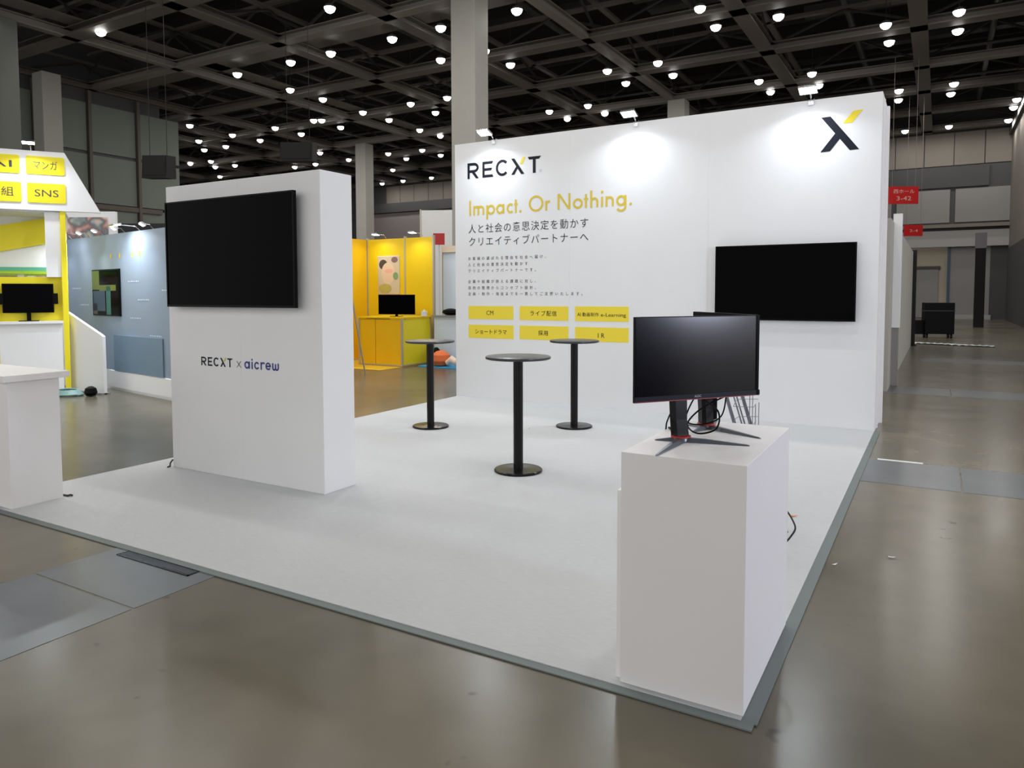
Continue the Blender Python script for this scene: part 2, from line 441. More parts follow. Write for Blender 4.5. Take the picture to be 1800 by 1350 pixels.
for y in ys:
    for z in (.3, 3.55, 5.9, 8.25):
        o = box('cladding_panel', (-27.6, y+.1, z), (-27.52, y+2.3, z+2.2), 'green', wl) if pr is None else pr.copy()
        if pr is None: pr = o; p0 = (y, z)
        else: COL.objects.link(o); o.location = (0, y-p0[0], z-p0[1])
pp = None
for y in ys:
    o = box('wall_post', (-27.6, y-.07, 0), (-27.36, y+.07, 11), 'brown', wl) if pp is None else pp.copy()
    if pp is None: pp = o; p0 = y
    else: COL.objects.link(o); o.location.y = y-p0
box('wall_rail', (-27.6, -8, 5.62), (-27.4, 14, 5.84), 'brown', wl)
box('wall_rail', (-27.6, -8, 3.3), (-27.42, 14, 3.5), 'brown', wl)
wf = box('wall_far', (-60.4, -8, 0), (-60, 46, 14.2), 'wplum'); tag(wf, kind='structure')

# columns
def column(x, y, a, b, top, label, mt='col'):
    t = thing('hall_column', label, 'column', (x, y, 0))
    MB().box((-a/2, -b/2, .18), (a/2, b/2, top)).build('shaft', mt, t, bevel=.03)
    MB().box((-a/2-.04, -b/2-.04, 0), (a/2+.04, b/2+.04, .18)).build('plinth', 'wdark', t)
    return t
column(-6.45, 10.35, .90, .80, HC, 'thick pale concrete column rising right behind the left end of the white booth wall')
column(-25.1, 26.7, .82, .80, HC, 'slim pale column far back, between the screen partition and the booth wall')
column(-4.75, 26.6, .85, .85, HC, 'distant pale column whose top shows just above the booth wall')
column(-26.6, 8.1, .8, .8, HC, 'light grey column against the green-grey side wall at far left')
t = column(-21.6, 3.6, 1.2, 1.2, HC, 'dark grey clad column at the left edge of the view', 'coldark')
MB().tube([(.75, -.3, 0), (.75, -.3, HC)], .1, 10).build('drain_pipe', 'wgrey', t, smooth=True)

# =================================================================== OUR BOOTH
BW, BD, BH = 5.946, 6.8175, 3.94
cp = thing('booth_carpet', 'pale grey needle felt carpet covering the booth platform', 'carpet', (0, 0, 0))
box('felt', (0, -BD, .003), (BW, .02, .012), 'carpet', cp)
box('edge_strip', (0, -BD-.05, .002), (BW+.05, -BD, .008), 'edge', cp)
box('edge_strip', (BW, -BD, .002), (BW+.06, -.02, .008), 'edge', cp)

bw = thing('booth_back_wall', 'tall white back wall of the booth printed with logo, slogan and six yellow boxes', 'wall panel', (0, 0, 0))
box('wall_box', (0, .0, 0), (BW, .78, BH), 'white', bw)
box('end_post', (BW, .70, 0), (BW+.035, .80, BH-.01), 'white2', bw)
box('end_post', (BW, .30, 0), (BW+.012, .34, BH-.01), 'white2', bw)
box('coping', (0, 0, BH), (BW, .78, BH+.012), 'white', bw)
PY = -.0025
sm = MB()
for x in (1.98, 3.96): sm.box((x-.0015, -.001, .01), (x+.0015, .001, BH))
sm.build('panel_seam', 'seam', bw)

# --- RECXT logo, in units of the letter height
def recxt(ink, accent, intervals, w=.165):
    """ink/accent: Print objects; intervals: dict of x-extents (wall metres / scale)"""
    a, b = intervals['R']
    ink.stroke([(a+w/2, 0), (a+w/2, 1)], w)
    rx = (b-a)*.52
    ink.stroke([(a+w/2, 1-w/2), (a+(b-a)*.5, 1-w/2)]+arc(a+(b-a)*.55, .69, (b-a)*.45-w*.5, .31-w/2, 90, -90, 14)+[(a+w/2, .38+w/2-.0)], w)
    ink.poly([(a+(b-a)*.35, .42), (a+(b-a)*.62, .42), (b, 0), (b-w*1.25, 0)])
    a, b = intervals['E']
    ink.stroke([(a+w/2, 0), (a+w/2, 1)], w)
    ink.poly([(a, 1), (b, 1), (b-w*.55, 1-w), (a, 1-w)]); ink.poly([(a, .5+w/2), (b-w*.5, .5+w/2), (b-w*.9, .5-w/2), (a, .5-w/2)])
    ink.poly([(a, w), (b-w*.4, w), (b, 0), (a, 0)])
    a, b = intervals['C']; cx = (a+b)/2+.02; rx = (b-a)/2
    ink.stroke(arc(cx, .5, rx-w/2, .5-w/2+.01, 42, 318, 30), w)
    a, b = intervals['X']; k = w*1.35
    ink.poly([(a, 1), (a+k, 1), (b, 0), (b-k, 0)])
    cx = (a+b)/2
    ink.poly([(a, 0), (a+k, 0), (cx+k*.15, .42), (cx-k*.42, .52)])
    y0, y1 = intervals['Y']
    accent.poly([(y0, .62), (y0+k*.85, .62), (y1, 1.02), (y1-k*.85, 1.02)])
    a, b = intervals['T']; cx = (a+b)/2
    ink.poly([(a, 1), (b, 1), (b-w*.8, 1-w), (a+w*.55, 1-w)])
    s0, s1 = intervals['stem']; ink.poly([(s0, 0), (s1, 0), (s1, 1), (s0, 1)])
LH = .24
iv = {k: ((a-.236)/LH, (b-.236)/LH) for k, a, b in [('R', .236, .443), ('E', .507, .704), ('C', .741, .972), ('X', 1.014, 1.239), ('Y', 1.160, 1.257), ('T', 1.296, 1.517), ('stem', 1.381, 1.428)]}
ink, acc = Print(), Print(); recxt(ink, acc, iv, .17)
ink.build('logo_lettering', 'ink', bw, PY, .236, 3.404, LH); acc.build('logo_accent', 'yel', bw, PY, .236, 3.404, LH)
rg = Print(); rg.stroke(arc(1.51, 3.43, .018, .018, 0, 345, 20), .003, closed=True); tline(rg, 'R', 1.51, 3.42, .013, .027)
rg.build('registered_mark', 'greyink', bw, PY)

# --- slogan in a geometric sans
sl = Print(); W_ = .03; H_ = .228; B_ = 2.842; X_ = .142
def V(x, z0, z1): sl.stroke([(x, z0), (x, z1)], W_)
def ring(cx, rx, zc, rz): sl.stroke(arc(cx, zc, rx-W_/2, rz-W_/2, 0, 345, 23), W_, closed=True)
def arch(x0, x1):
    V(x0+W_/2, B_, B_+X_); cx = (x0+x1)/2; r = (x1-x0)/2-W_/2
    sl.stroke([(x1-W_/2, B_)]+[(x1-W_/2, B_+X_-r-W_/2)]+arc(cx, B_+X_-r-W_/2, r, r, 0, 165, 14), W_)
V(.281, B_, B_+H_)
arch(.339, .4455); arch(.4155, .538)
zc = B_+X_/2; rr = X_/2
V(.575+W_/2, B_-.075, B_+X_); ring(.657, .073, zc, rr+.003)
ring(.820, .070, zc, rr+.003); V(.893-W_/2, B_, B_+X_)
sl.stroke(arc(1.0, zc, .066-W_/2, rr-W_/2+.003, 48, 312, 22), W_)
V(1.092, B_, B_+.195); sl.stroke([(1.062, B_+X_-W_/2), (1.124, B_+X_-W_/2)], W_*.9)
sl.dot(1.169, B_+.018, .019)
ring(1.434, .121, B_+H_/2, H_/2+.004)
V(1.586+W_/2, B_, B_+X_); sl.stroke(arc(1.648, B_+X_-.055, .045, .042, 165, 70, 8), W_)
V(1.786+W_/2, B_, B_+H_); V(1.988-W_/2, B_, B_+H_); sl.poly([(1.786, B_+H_), (1.822, B_+H_), (1.988, B_), (1.952, B_)])
ring(2.106, .077, zc, rr+.003)
V(2.232, B_, B_+.195); sl.stroke([(2.2, B_+X_-W_/2), (2.264, B_+X_-W_/2)], W_*.9)
V(2.299+W_/2, B_, B_+.24); arch(2.299, 2.42)
V(2.4775, B_, B_+X_); sl.dot(2.4775, B_+.205, .02)
arch(2.529, 2.652)
ring(2.758, .071, zc, rr+.003); sl.stroke([(2.837-W_/2, B_+X_), (2.837-W_/2, B_+.04), (2.837-W_/2, B_-.015)]+arc(2.76, B_-.015, .062, .052, -12, -155, 14), W_)
sl.dot(2.897, B_+.018, .019)
sl.build('slogan_lettering', 'gold', bw, PY)

hd = Print()
jline(hd, '人と社会の意思決定を動かす', .243, 2.580, .1575, .150, off=-.004, wide=.97)
jline(hd, 'クリエイティブパートナーへ', .243, 2.382, .1575, .150, off=-.004, wide=.97)
hd.build('heading_lettering', 'ink', bw, PY)
bd = Print()
for ln, z in (('お客様の選ばれる理由を社会へ届け、', 2.158), ('人と社会の意思決定を動かす', 2.062), ('クリエイティブパートナーです。', 1.968),
              ('企業や組織が抱える課題に対し、', 1.802), ('目的の整理からコンセプト設計、', 1.705), ('企画・制作・発信までを一貫してご支援いたします。', 1.612)):
    jline(bd, ln, .236, z, .0838, .056, off=.004)
bd.build('body_lettering', 'ink2', bw, PY)

boxes = [((.240, 1.046), (1.243, 1.446), 'CM'), ((1.155, 1.960), (1.241, 1.449), 'ライブ配信'), ((2.068, 2.880), (1.241, 1.452), 'AI'),
         ((.242, 1.050), (.948, 1.155), 'ショートドラマ'), ((1.155, 1.961), (.953, 1.158), '採用'), ((2.069, 2.881), (.954, 1.157), 'IR')]
for (a, b), (c, d_), txt in boxes:
    o = box('service_box', (a, -.003, c), (b, -.0005, d_), 'box', bw)
    p = Print(); cx = (a+b)/2; z = (c+d_)/2-.035
    if txt == 'CM': tline(p, 'CM', cx-.01, z, .125, .095)
    elif txt == 'IR': tline(p, 'I R', cx+.0, z-.01, .10, .095)
    elif txt == 'AI':
        tline(p, 'AI', a+.063, z, .056, .074, .002); jline(p, '動画制作', a+.113, z+.002, .0645, .062, .003); tline(p, 'e-Learning', a+.586, z, .375, .070, .002)
    else:
        n = len(txt); pt = .083 if n > 5 else (.092 if n == 5 else .088)
        jline(p, txt, cx-n*pt/2, z+.004, pt, .082, .005)
    p.build('box_lettering', 'ink', o, -.0045)
# --- X emblem top right
x1, x2 = Print(), Print()
x1.poly([(5.293, 3.730), (5.395, 3.732), (5.712, 3.318), (5.612, 3.316)]); x1.poly([(5.289, 3.319), (5.397, 3.322), (5.502, 3.459), (5.449, 3.527)])
x2.poly([(5.640, 3.768), (5.744, 3.774), (5.633, 3.633), (5.530, 3.633)])
x1.build('emblem', 'ink', bw, PY); x2.build('emblem_accent', 'yel', bw, PY)

# --- arm lights clamped on the wall top
for x, lab in ((.711, 'white LED arm light clamped above the black RECXT lettering at the left end'.replace('RECXT ', 'logo ')), (2.965, 'white LED arm light clamped on the middle of the booth wall top'), (5.177, 'white LED arm light clamped near the X emblem at the right end')):
    t = thing('arm_light', lab, 'arm light', (x, 0, BH+.012), 0, 'LED arm lights on the booth wall')
    MB().box((-.03, -.016, -.06), (.03, -.001, .02)).box((-.03, -.016, .002), (.03, .07, .02)).build('clamp', 'chrome', t)
    MB().tube([(0, -.01, .01), (0, -.06, .05), (0, -.16, .075), (0, -.24, .07)], .008, 8).build('arm', 'chrome', t, smooth=True)
    hdm = MB(); hdm.box((-.10, -.075, 0), (.10, .075, .022))
    for k in range(7): hdm.box((-.09+k*.029, -.07, .022), (-.084+k*.029, .07, .036))
    h = hdm.build('lamp_head', 'chrome', t); h.location = (0, -.27, .05); h.rotation_euler = (R(-20), 0, 0)
    led = MB()
    for i in range(6):
        for j in range(3): led.box((-.09+i*.031, -.062+j*.043, -.003), (-.065+i*.031, -.025+j*.043, 0))
    l_ = led.build('led_array', 'ledglow', h)
    ld = bpy.data.lights.new('arm_lamp', 'AREA'); ld.shape = 'RECTANGLE'; ld.size = .2; ld.size_y = .14; ld.energy = ARM_W; ld.color = (.84, .92, 1); ld.spread = R(150)
    lo = bpy.data.objects.new('arm_lamp', ld); COL.objects.link(lo); lo.parent = h; lo.location = (0, 0, -.006)
    # area lamps shine along local -z: down and slightly back to the wall

# --- televisions
def television(loc, wd, ht, label, gap):
    """screen faces -y; loc = lower left corner of its front; gap = wall distance of the back"""
    t = thing('television', label, 'television', loc)
    MB().box((0, 0, 0), (wd, .022, ht)).box((wd*.12, .022, ht*.1), (wd*.88, .05, ht*.8)).build('back_shell', 'tvframe', t)
    f = MB(); e = .013
    f.box((0, -.012, 0), (wd, 0, e*1.5)).box((0, -.012, ht-e), (wd, 0, ht)).box((0, -.012, e*1.5), (e, 0, ht-e)).box((wd-e, -.012, e*1.5), (wd, 0, ht-e))
    f.build('bezel', 'tvframe', t)
    MB().box((e, -.005, e*1.5), (wd-e, 0, ht-e)).build('screen', 'tvscreen', t)
    for x in (wd*.35, wd*.65): MB().box((x-.02, .05, ht*.2), (x+.02, gap, ht*.8)).build('wall_bracket', 'tvframe', t)
    return t
television((4.084, -.09, 1.298), 1.638, .935, 'wide black television hanging on the white booth wall under the X emblem', .089)

# --- free-standing partition with television
PXL, PXR, PYF, PYB, PH = .349, 2.296, -5.2855, -4.9175, 2.636
pt = thing('screen_partition', 'thick white free-standing partition carrying a television and two small company names', 'partition', (0, 0, 0))
MB().box((PXL, PYF, .012), (PXR, PYB, PH)).build('partition_body', 'white', pt, bevel=.004)
s = MB()
for x in (PXL+.98,): s.box((x-.001, PYF-.0008, .02), (x+.001, PYF+.001, PH))
s.build('panel_seam', 'seam', pt)
television((.469, PYF-.09, 1.532), 1.632, .944, 'wide black television mounted on the free-standing white partition at left', .089)
LH2 = .079
iv2 = {k: ((a-.795)/LH2, (b-.795)/LH2) for k, a, b in [('R', .797, .865), ('E', .888, .951), ('C', .965, 1.039), ('X', 1.056, 1.128), ('Y', 1.102, 1.135), ('T', 1.148, 1.218), ('stem', 1.176, 1.190)]}
ink, acc = Print(), Print(); recxt(ink, acc, iv2, .17)
yy = PYF-.003
ink.build('small_logo_lettering', 'ink', pt, yy, .795, 1.0, LH2); acc.build('small_logo_accent', 'gold', pt, yy, .795, 1.0, LH2)
cr = Print(); cr.stroke([(1.273, 1.003), (1.327, 1.060)], .005); cr.stroke([(1.273, 1.060), (1.327, 1.003)], .005); cr.build('cross_mark', 'ink2', pt, yy)
ac = Print(); q = .014; z0 = 1.0; xh = .062
ac.stroke(arc(1.403, z0+.031, .025, .026, 0, 345, 22), q, closed=True); ac.stroke([(1.433, z0+.004), (1.433, z0+xh-.004)], q, rnd=True)
ac.stroke([(1.468, z0+.004), (1.468, z0+xh-.006)], q, rnd=True); ac.dot(1.468, z0+.080, .008)
ac.stroke(arc(1.527, z0+.031, .025, .026, 45, 315, 20), q, rnd=True)
ac.stroke([(1.581, z0+.004), (1.581, z0+xh-.004)], q, rnd=True); ac.stroke(arc(1.606, z0+.034, .024, .024, 165, 60, 10), q, rnd=True)
ac.stroke([(1.643, z0+.032), (1.690, z0+.032)]+arc(1.666, z0+.032, .025, .026, 0, 315, 24), q, rnd=True)
ac.stroke([(1.722, z0+xh-.006), (1.722, z0+.024)]+arc(1.7385, z0+.022, .0165, .017, 180, 360, 10)+[(1.755, z0+.05)], q, rnd=True)
ac.stroke(arc(1.7715, z0+.022, .0165, .017, 180, 360, 10)+[(1.788, z0+xh-.006)], q, rnd=True)
ac.build('partner_lettering', 'navy', pt, yy)

ns = thing('added_dark_screen', 'added black screen outside the frame at right, darkening the front monitor reflection', 'booth', (12.6, 0, 0))  # unseen panel and posts, added to blacken the left of the monitor's reflection
MB().box((0, -15, 0), (.1, -6.75, 4.5)).build('dark_screen_panel', 'deck', ns)
for y in (-15, -10.9, -6.8): MB().box((-.03, y-.03, 0), (.0, y+.03, 4.55)).build('post', 'brace', ns)
# --- standing tables
def table(x, y, label, src=None):
    t = thing('standing_table', label, 'table', (x, y, .012), 0, 'black round standing tables')
    ht = 1.062
    MB().lathe([(0.001, ht-.028), (.285, ht-.028), (.298, ht-.022), (.30, ht-.012), (.298, ht-.003), (.292, ht), (0.001, ht)], 64).build('tabletop', 'tabletop', t, smooth=True)
    MB().lathe([(.12, ht-.04), (.12, ht-.028)], 32).build('mounting_plate', 'black', t)
    MB().lathe([(.0445, .02), (.0445, ht-.035)], 32).build('post', 'black', t, smooth=True)
    MB().lathe([(.212, 0), (.222, .004), (.222, .017), (.214, .024), (.06, .027), (.046, .030)], 64).build('base_plate', 'black', t, smooth=True)
    return t
t1 = table(3.266, -3.798, 'nearest of the three black round standing tables, alone in the carpet centre')
for x, y, lab in ((1.24, -2.385, 'black round standing table at left, seen against the yellow booth'), (2.764, -1.515, 'black round standing table closest to the wall, before the yellow boxes')):
    o = dup(t1); o.location = (x, y, .012); o['label'] = lab

# --- plinth with two monitors
QX0, QX1, QY0, QY1, QH = 5.442, 5.950, -6.792, -5.875, .993
pl = thing('display_plinth', 'tall white box plinth in the right foreground carrying two monitors', 'plinth', (0, 0, 0))
MB().box((QX0, QY0, .012), (QX1, QY1, QH)).build('plinth_body', 'white2', pl, bevel=.0015)
MB().box((QX0-.028, QY0+.03, .012), (QX0-.001, QY1-.05, .822)).build('side_panel', 'white2', pl, bevel=.001)

def monitor(hub, n, t, ctr, width, zb, zt, label, tips):
    """hub: stand centre on the plinth; n: screen normal; t: screen left-to-right; ctr: panel centre (x,y)"""
    root = thing('monitor', label, 'monitor', (hub[0], hub[1], QH), 0, 'monitors on the plinth')
    n = Vector((n[0], n[1], 0)).normalized(); t = Vector((t[0], t[1], 0)).normalized()
    c = Vector((ctr[0]-hub[0], ctr[1]-hub[1], 0)); Z = Vector((0, 0, 1))
    z0, z1 = zb-QH, zt-QH
    def P(a, b, z): return c+t*a+n*b+Z*z       # a across, b out of the screen
    def slab(name, a0, a1, b0, b1, zz0, zz1, mt, par=None, taper=0):
        mb = MB(); k = len(mb.v)
        pts = [P(a0+taper, b0, zz0+taper), P(a1-taper, b0, zz0+taper), P(a1, b1, zz0), P(a0, b1, zz0), P(a0+taper, b0, zz1-taper), P(a1-taper, b0, zz1-taper), P(a1, b1, zz1), P(a0, b1, zz1)]
        mb.v = [tuple(p) for p in pts]; mb.f = [(0,3,2,1),(4,5,6,7),(0,1,5,4),(1,2,6,5),(2,3,7,6),(3,0,4,7)]
        return mb.build(name, mt, par or root)
    hw = width/2
    slab('panel_shell', -hw, hw, -.012, 0, z0, z1, 'tvframe')
    slab('rear_bulge', -hw*.72, hw*.72, -.05, -.012, z0+.03, z1-.05, 'tvframe', taper=.03)
    slab('screen', -hw+.004, hw-.004, 0, .0015, z0+.026, z1-.004, 'monscreen')
    ch = slab('chin', -hw, hw, 0, .006, z0+.004, z0+.025, 'steelblack')
    slab('red_trim', -hw*1.0, hw*1.0, -.004, .0045, z0, z0+.004, 'gunred')
    # neck: a leaning faceted column with a slot
    dn_ = c.dot(n); nk = MB(); prof = [(-.036, -.02), (-.030, .022), (.030, .022), (.036, -.02), (.02, -.034), (-.02, -.034)]
    lev = [(.024, 0, 1.0), (.10, -.004, .95), (.24, -.012, 1.02), (z0+.22, -.03, .95)]
    off = t*-.008 if dn_ < .1 else t*.0
    for (z, b, s) in lev:
        for (a, bb) in prof:
            q = off*min(1, z/.1)*1.0+t*a*s+n*(bb*s+b-.0)+Z*z; nk.v.append(tuple(q))
    for i in range(3):
        for k in range(6): nk.f.append((i*6+k, i*6+(k+1) % 6, (i+1)*6+(k+1) % 6, (i+1)*6+k))
    nk.f.append(tuple(range(5, -1, -1))); nk.f.append(tuple(range(18, 24))); nk.build('neck', 'black', root)
    MB().lathe([(.040, .018), (.044, .020), (.044, .026), (.038, .028)], 28).build('red_ring', 'red', root, smooth=True)
    MB().lathe([(.030, 0.002), (.036, .004), (.034, .018), (.02, .0185)], 28).build('hub', 'steel', root, smooth=True)
    dn = c.dot(n)
    slab('mount', -.05, .05, -min(.13, max(.055, dn+.01)), -.045, (z0+z1)/2-.06, (z0+z1)/2+.05, 'black')
    for (a, b) in tips:
        e = n*a+t*b; L = e.length; d = e.normalized(); s = Vector((-d.y, d.x, 0))
        lg = MB(); w0, w1 = .026, .010
        pr_ = [(d*.012, w0, .002, .019), (d*(L*.35), w0*.8, .001, .017), (d*(L-.01), w1*.7, .0, .0065), (d*L, w1*.3, .0, .004)]
        for (p, wv, zb_, zt_) in pr_:
            lg.v += [tuple(p-s*wv+Z*zb_), tuple(p+s*wv+Z*zb_), tuple(p+s*wv*.45+Z*zt_), tuple(p-s*wv*.45+Z*zt_)]
        for i in range(3):
            for k in range(4): lg.f.append((i*4+k, i*4+(k+1) % 4, (i+1)*4+(k+1) % 4, (i+1)*4+k))
        lg.f.append((3, 2, 1, 0)); lg.f.append((12, 13, 14, 15)); lg.build('leg', 'steel', root)
    return root, c, n, t, z0
M['steelblack'] = mat('blue_black_chin', (.006, .007, .014), .35, spec=.15)
mroot, c_, n_, t_, z0_ = monitor((5.590, -6.455), (.794, -.608), (.608, .794), (5.6555, -6.440), .640, 1.183, 1.549,
    'front widescreen monitor with its dark glossy screen turned to the room', [(.205, .206), (.212, -.270), (-.060, -.095), (-.075, .10)])
# maker's lettering on the chin
lg = Print(); tline(lg, 'AOC', 0, 0, .036, .014, .01)
me = bpy.data.meshes.new('chin_lettering'); me.from_pydata([tuple(c_+t_*(p[0]+.0)+n_*.0068+Vector((0, 0, z0_+.010+p[1]))) for p in lg.v], [], lg.f); me.materials.append(M['greyink'])
o = bpy.data.objects.new('chin_lettering', me); COL.objects.link(o); o.parent = mroot
monitor((5.604, -6.085), (.72, .69), (.69, -.72), (5.646, -5.929), .612, 1.180, 1.549,
    'rear widescreen monitor facing away, its back hidden behind the front one', [(.104, .30), (.17, -.20), (-.122, .09), (-.055, -.10)])

def cable(name, pts, r, mt, label, loc=(0,0,0), cat='cable', group=None):
    # Catmull-Rom through the points
    P = [Vector(p) for p in pts]; out = []
    for i in range(len(P)-1):
        a = P[max(i-1, 0)]; b = P[i]; c = P[i+1]; d = P[min(i+2, len(P)-1)]
        for k in range(8):
            u = k/8; out.append(.5*((2*b)+(-a+c)*u+(2*a-5*b+4*c-d)*u*u+(-a+3*b-3*c+d)*u**3))
    out.append(P[-1])
    o = MB().tube(out, r, 8).build(name, mt, None, smooth=True)
    return tag(o, label, cat, group)
H = QH
cable('power_cable', [(5.60, -6.36, 1.20), (5.53, -6.40, 1.215), (5.49, -6.36, 1.19), (5.55, -6.34, 1.155), (5.50, -6.30, 1.10), (5.45, -6.22, 1.03), (5.432, -6.18, .985), (5.408, -6.15, .90), (5.404, -6.12, .7)], .004, 'tvframe', 'black cable dropping over the left edge of the white plinth')
cable('power_cable', [(5.66, -6.42, 1.19), (5.72, -6.33, 1.12), (5.70, -6.28, 1.03), (5.62, -6.30, 1.005), (5.55, -6.22, 1.03), (5.60, -6.17, 1.10), (5.70, -6.10, 1.16)], .004, 'tvframe', 'black cable looped between the two monitor stands')
cable('video_cable', [(5.63, -6.36, 1.235), (5.66, -6.25, 1.17), (5.60, -6.20, 1.19), (5.55, -6.25, 1.06), (5.60, -6.18, 1.025), (5.68, -6.12, 1.06), (5.69, -6.06, 1.15)], .0035, 'tvframe', 'thin dark cable curling up behind the front monitor stand')
cable('adapter_cable', [(5.545, -6.34, 1.018), (5.52, -6.30, 1.015), (5.49, -6.25, 1.003), (5.455, -6.20, 1.0)], [.0085, .0085]*1 + [.008]*0 if False else .006, 'tvframe', 'short thick black plug lead lying on the left edge of the plinth top')
cable('loose_tie', [(5.93, -5.873, .60), (5.965, -5.868, .55), (5.985, -5.868, .50), (5.965, -5.868, .455), (5.94, -5.873, .42)], .0045, 'brace', 'dark strap poking out low beside the plinth rear edge')
cable('partition_cable', [(.352, -5.29, .012+.07), (.35, -5.315, .055), (.36, -5.33, .03), (.335, -5.335, .018), (.325, -5.30, .016)], .007, 'brace', 'dark cable end at the bottom left corner of the screen partition')
cable('floor_cable', [(.42, -6.375, .018), (.52, -6.37, .02), (.545, -6.36, .026), (.55, -6.345, .018)], .008, 'brace', 'dark cable end at the foot of the reception counter')

# --- chrome leaflet rack and slim black stand behind the plinth
rk = thing('leaflet_rack', 'grey wire leaflet rack with slanted legs behind the white plinth', 'rack', (5.40, -4.45, .012), R(30))
for x, w_ in ((-.105, .011), (-.055, .004), (-.035, .004), (.005, .011)):
    o = MB().box((-w_, -.006, 0), (w_, .006, 1.22)).build('leg', 'rackgrey', rk); o.location = (x+.285, 0, .004); o.rotation_euler = (0, R(-17), 0)
for x, z in ((.045, 1.1), (.065, 1.1), (.085, .87), (.108, .885)): MB().tube([(x, -.05, .10), (x, -.05, z)], .0028, 6).build('upright_wire', 'rackgrey', rk)
for z in (.52, .745, .865):
    MB().tube([(-.075, -.08, z), (-.05, -.05, z+.03), (-.02, -.03, z+.04), (.11, -.03, z+.04)], .0022, 6).build('wire_tray', 'rackgrey', rk)
    MB().tube([(-.08, -.09, z), (.06, -.09, z-.005), (.085, -.05, z+.01)], .0022, 6).build('wire_tray', 'rackgrey', rk)
MB().tube([(-.1, -.11, .006), (.3, -.11, .006)], .006, 6).build('foot_bar', 'rackgrey', rk); MB().tube([(-.1, .12, .006), (.3, .12, .006)], .006, 6).build('foot_bar', 'rackgrey', rk)
MB().tube([(.1, -.11, .006), (.1, .12, .006)], .006, 6).build('foot_bar', 'rackgrey', rk); MB().tube([(.1, -.05, .006), (.1, -.05, .12)], .006, 6).build('foot_bar', 'rackgrey', rk)
bs = thing('floor_stand', 'slim black upright floor stand just behind the rear monitor', 'stand', (5.290, -4.82, .012), R(30))
MB().box((-.037, -.02, .015), (.037, .02, 1.25)).build('upright', 'black', bs); MB().box((-.14, -.12, 0), (.14, .12, .015)).build('foot_plate', 'black', bs)

# --- reception counter at left edge
rc = thing('reception_counter', 'white reception counter with overhanging top cut off by the left edge', 'counter', (0, 0, 0))
MB().box((-.62, -6.785, .012), (.515, -6.40, .985)).build('counter_body', 'white2', rc, bevel=.002)
MB().box((-.66, -6.82, .985), (.545, -6.33, 1.036)).build('counter_top', 'white2', rc, bevel=.003)

# scraps lying about
def scrap(x, y, z, r, mt, label, a):
    p = [(r*(.7+.3*math.sin(i*2.1+a))*math.cos(i*math.pi/3), .45*r*(.7+.3*math.cos(i*1.7+a))*math.sin(i*math.pi/3)) for i in range(6)]
    mb = MB().prism(p, 'z', 0, .003); mb.v = [(v[0], v[1], v[2]+.25*abs(v[0])) for v in mb.v]
    o = mb.build('scrap', mt); o.location = (x, y, z); o.rotation_euler = (0, 0, a); tag(o, label, 'litter')
scrap(5.688, -3.999, .013, .035, 'orangechip', 'orange torn scrap on the pale carpet right of the plinth', .6)
scrap(6.35, -4.55, .003, .03, 'paper', 'white scrap on the bare floor nearest the carpet edge at right', 0)
scrap(6.06, -4.86, .003, .025, 'paper', 'white scrap low down beside the carpet edge, in front of the others', 1)
scrap(7.35, -3.6, .003, .03, 'paper', 'white scrap on the bare floor furthest right', 2)
scrap(2.35, -1.9, .013, .02, 'orangechip', 'small orange fleck between the two rear standing tables', 2)
tp = box('floor_tape', (6.08, -1.60, .002), (6.47, -1.545, .0045), 'paper'); tag(tp, 'short white strip of tape on the floor right of the booth wall', 'tape')

# =================================================================== OTHER STANDS
# yellow booth seen through the gap
yb = thing('yellow_booth', 'yellow panelled exhibition booth seen through the gap behind the tables', 'booth', (0, 0, 0))
xs = [-5.16, -4.76, -4.26, -3.66]
xs = [-5.66, -4.49, -3.66]
YW = 4.45
for a, b in zip(xs, xs[1:]): box('booth_panel', (a+.02, YW, .03), (b-.02, YW+.05, 2.96), 'byellow3', yb)
for x in xs: box('aluminium_post', (x-.02, YW-.01, .02), (x+.02, YW+.06, 3.0), 'alu', yb)
for i in range(3): 
    y0 = YW-(i+1)*.98
    if i < 3: box('side_panel', (-5.72, y0+.02, .03), (-5.67, y0+.96, 2.96), 'byellow2', yb); box('aluminium_post', (-5.73, y0-.02, .02), (-5.66, y0+.02, 3.0), 'alu', yb)
box('booth_floor_cover', (-5.66, 2.45, .002), (-3.62, 4.45, .012), 'floory', yb)
yc = thing('yellow_counter', 'yellow panel counter with aluminium edges in front of the yellow booth wall', 'counter', (0, 0, 0))
cx0, cx1, cy0, cy1 = -4.86, -3.63, 3.22, 4.28
for a, b in ((cx0, (cx0+cx1)/2-.15), ((cx0+cx1)/2-.15, cx1)): box('counter_panel', (a+.015, cy0, .05), (b-.0, cy0+.02, 1.06), 'byellow2', yc)
box('counter_panel', (cx1-.02, cy0+.02, .05), (cx1, cy1-.02, 1.06), 'byellow', yc)
box('counter_panel', (cx0, cy0+.02, .05), (cx0+.02, cy1-.02, 1.06), 'byellow2', yc)
for (x, y) in ((cx0, cy0), (cx1, cy0), (cx1, cy1), (cx0, cy1)): box('corner_post', (x-.02, y-.02, .02), (x+.02, y+.02, 1.08), 'alu', yc)
box('counter_top', (cx0-.02, cy0-.02, 1.08), (cx1+.02, cy1+.02, 1.11), 'byellow3', yc)
box('kick_rail', (cx0, cy0-.015, .02), (cx1, cy0+.02, .05), 'alu', yc); box('kick_rail', (cx1-.02, cy0, .02), (cx1+.015, cy1, .05), 'alu', yc)
tv = thing('counter_monitor', 'black flat screen standing on the yellow counter', 'monitor', (-4.10, 3.62, 1.11), R(12))
MB().box((-.46, 0, .05), (.46, .03, .50)).build('shell', 'tvframe', tv, bevel=.005); MB().box((-.45, -.003, .06), (.45, 0, .49)).build('screen', 'tvscreen', tv)
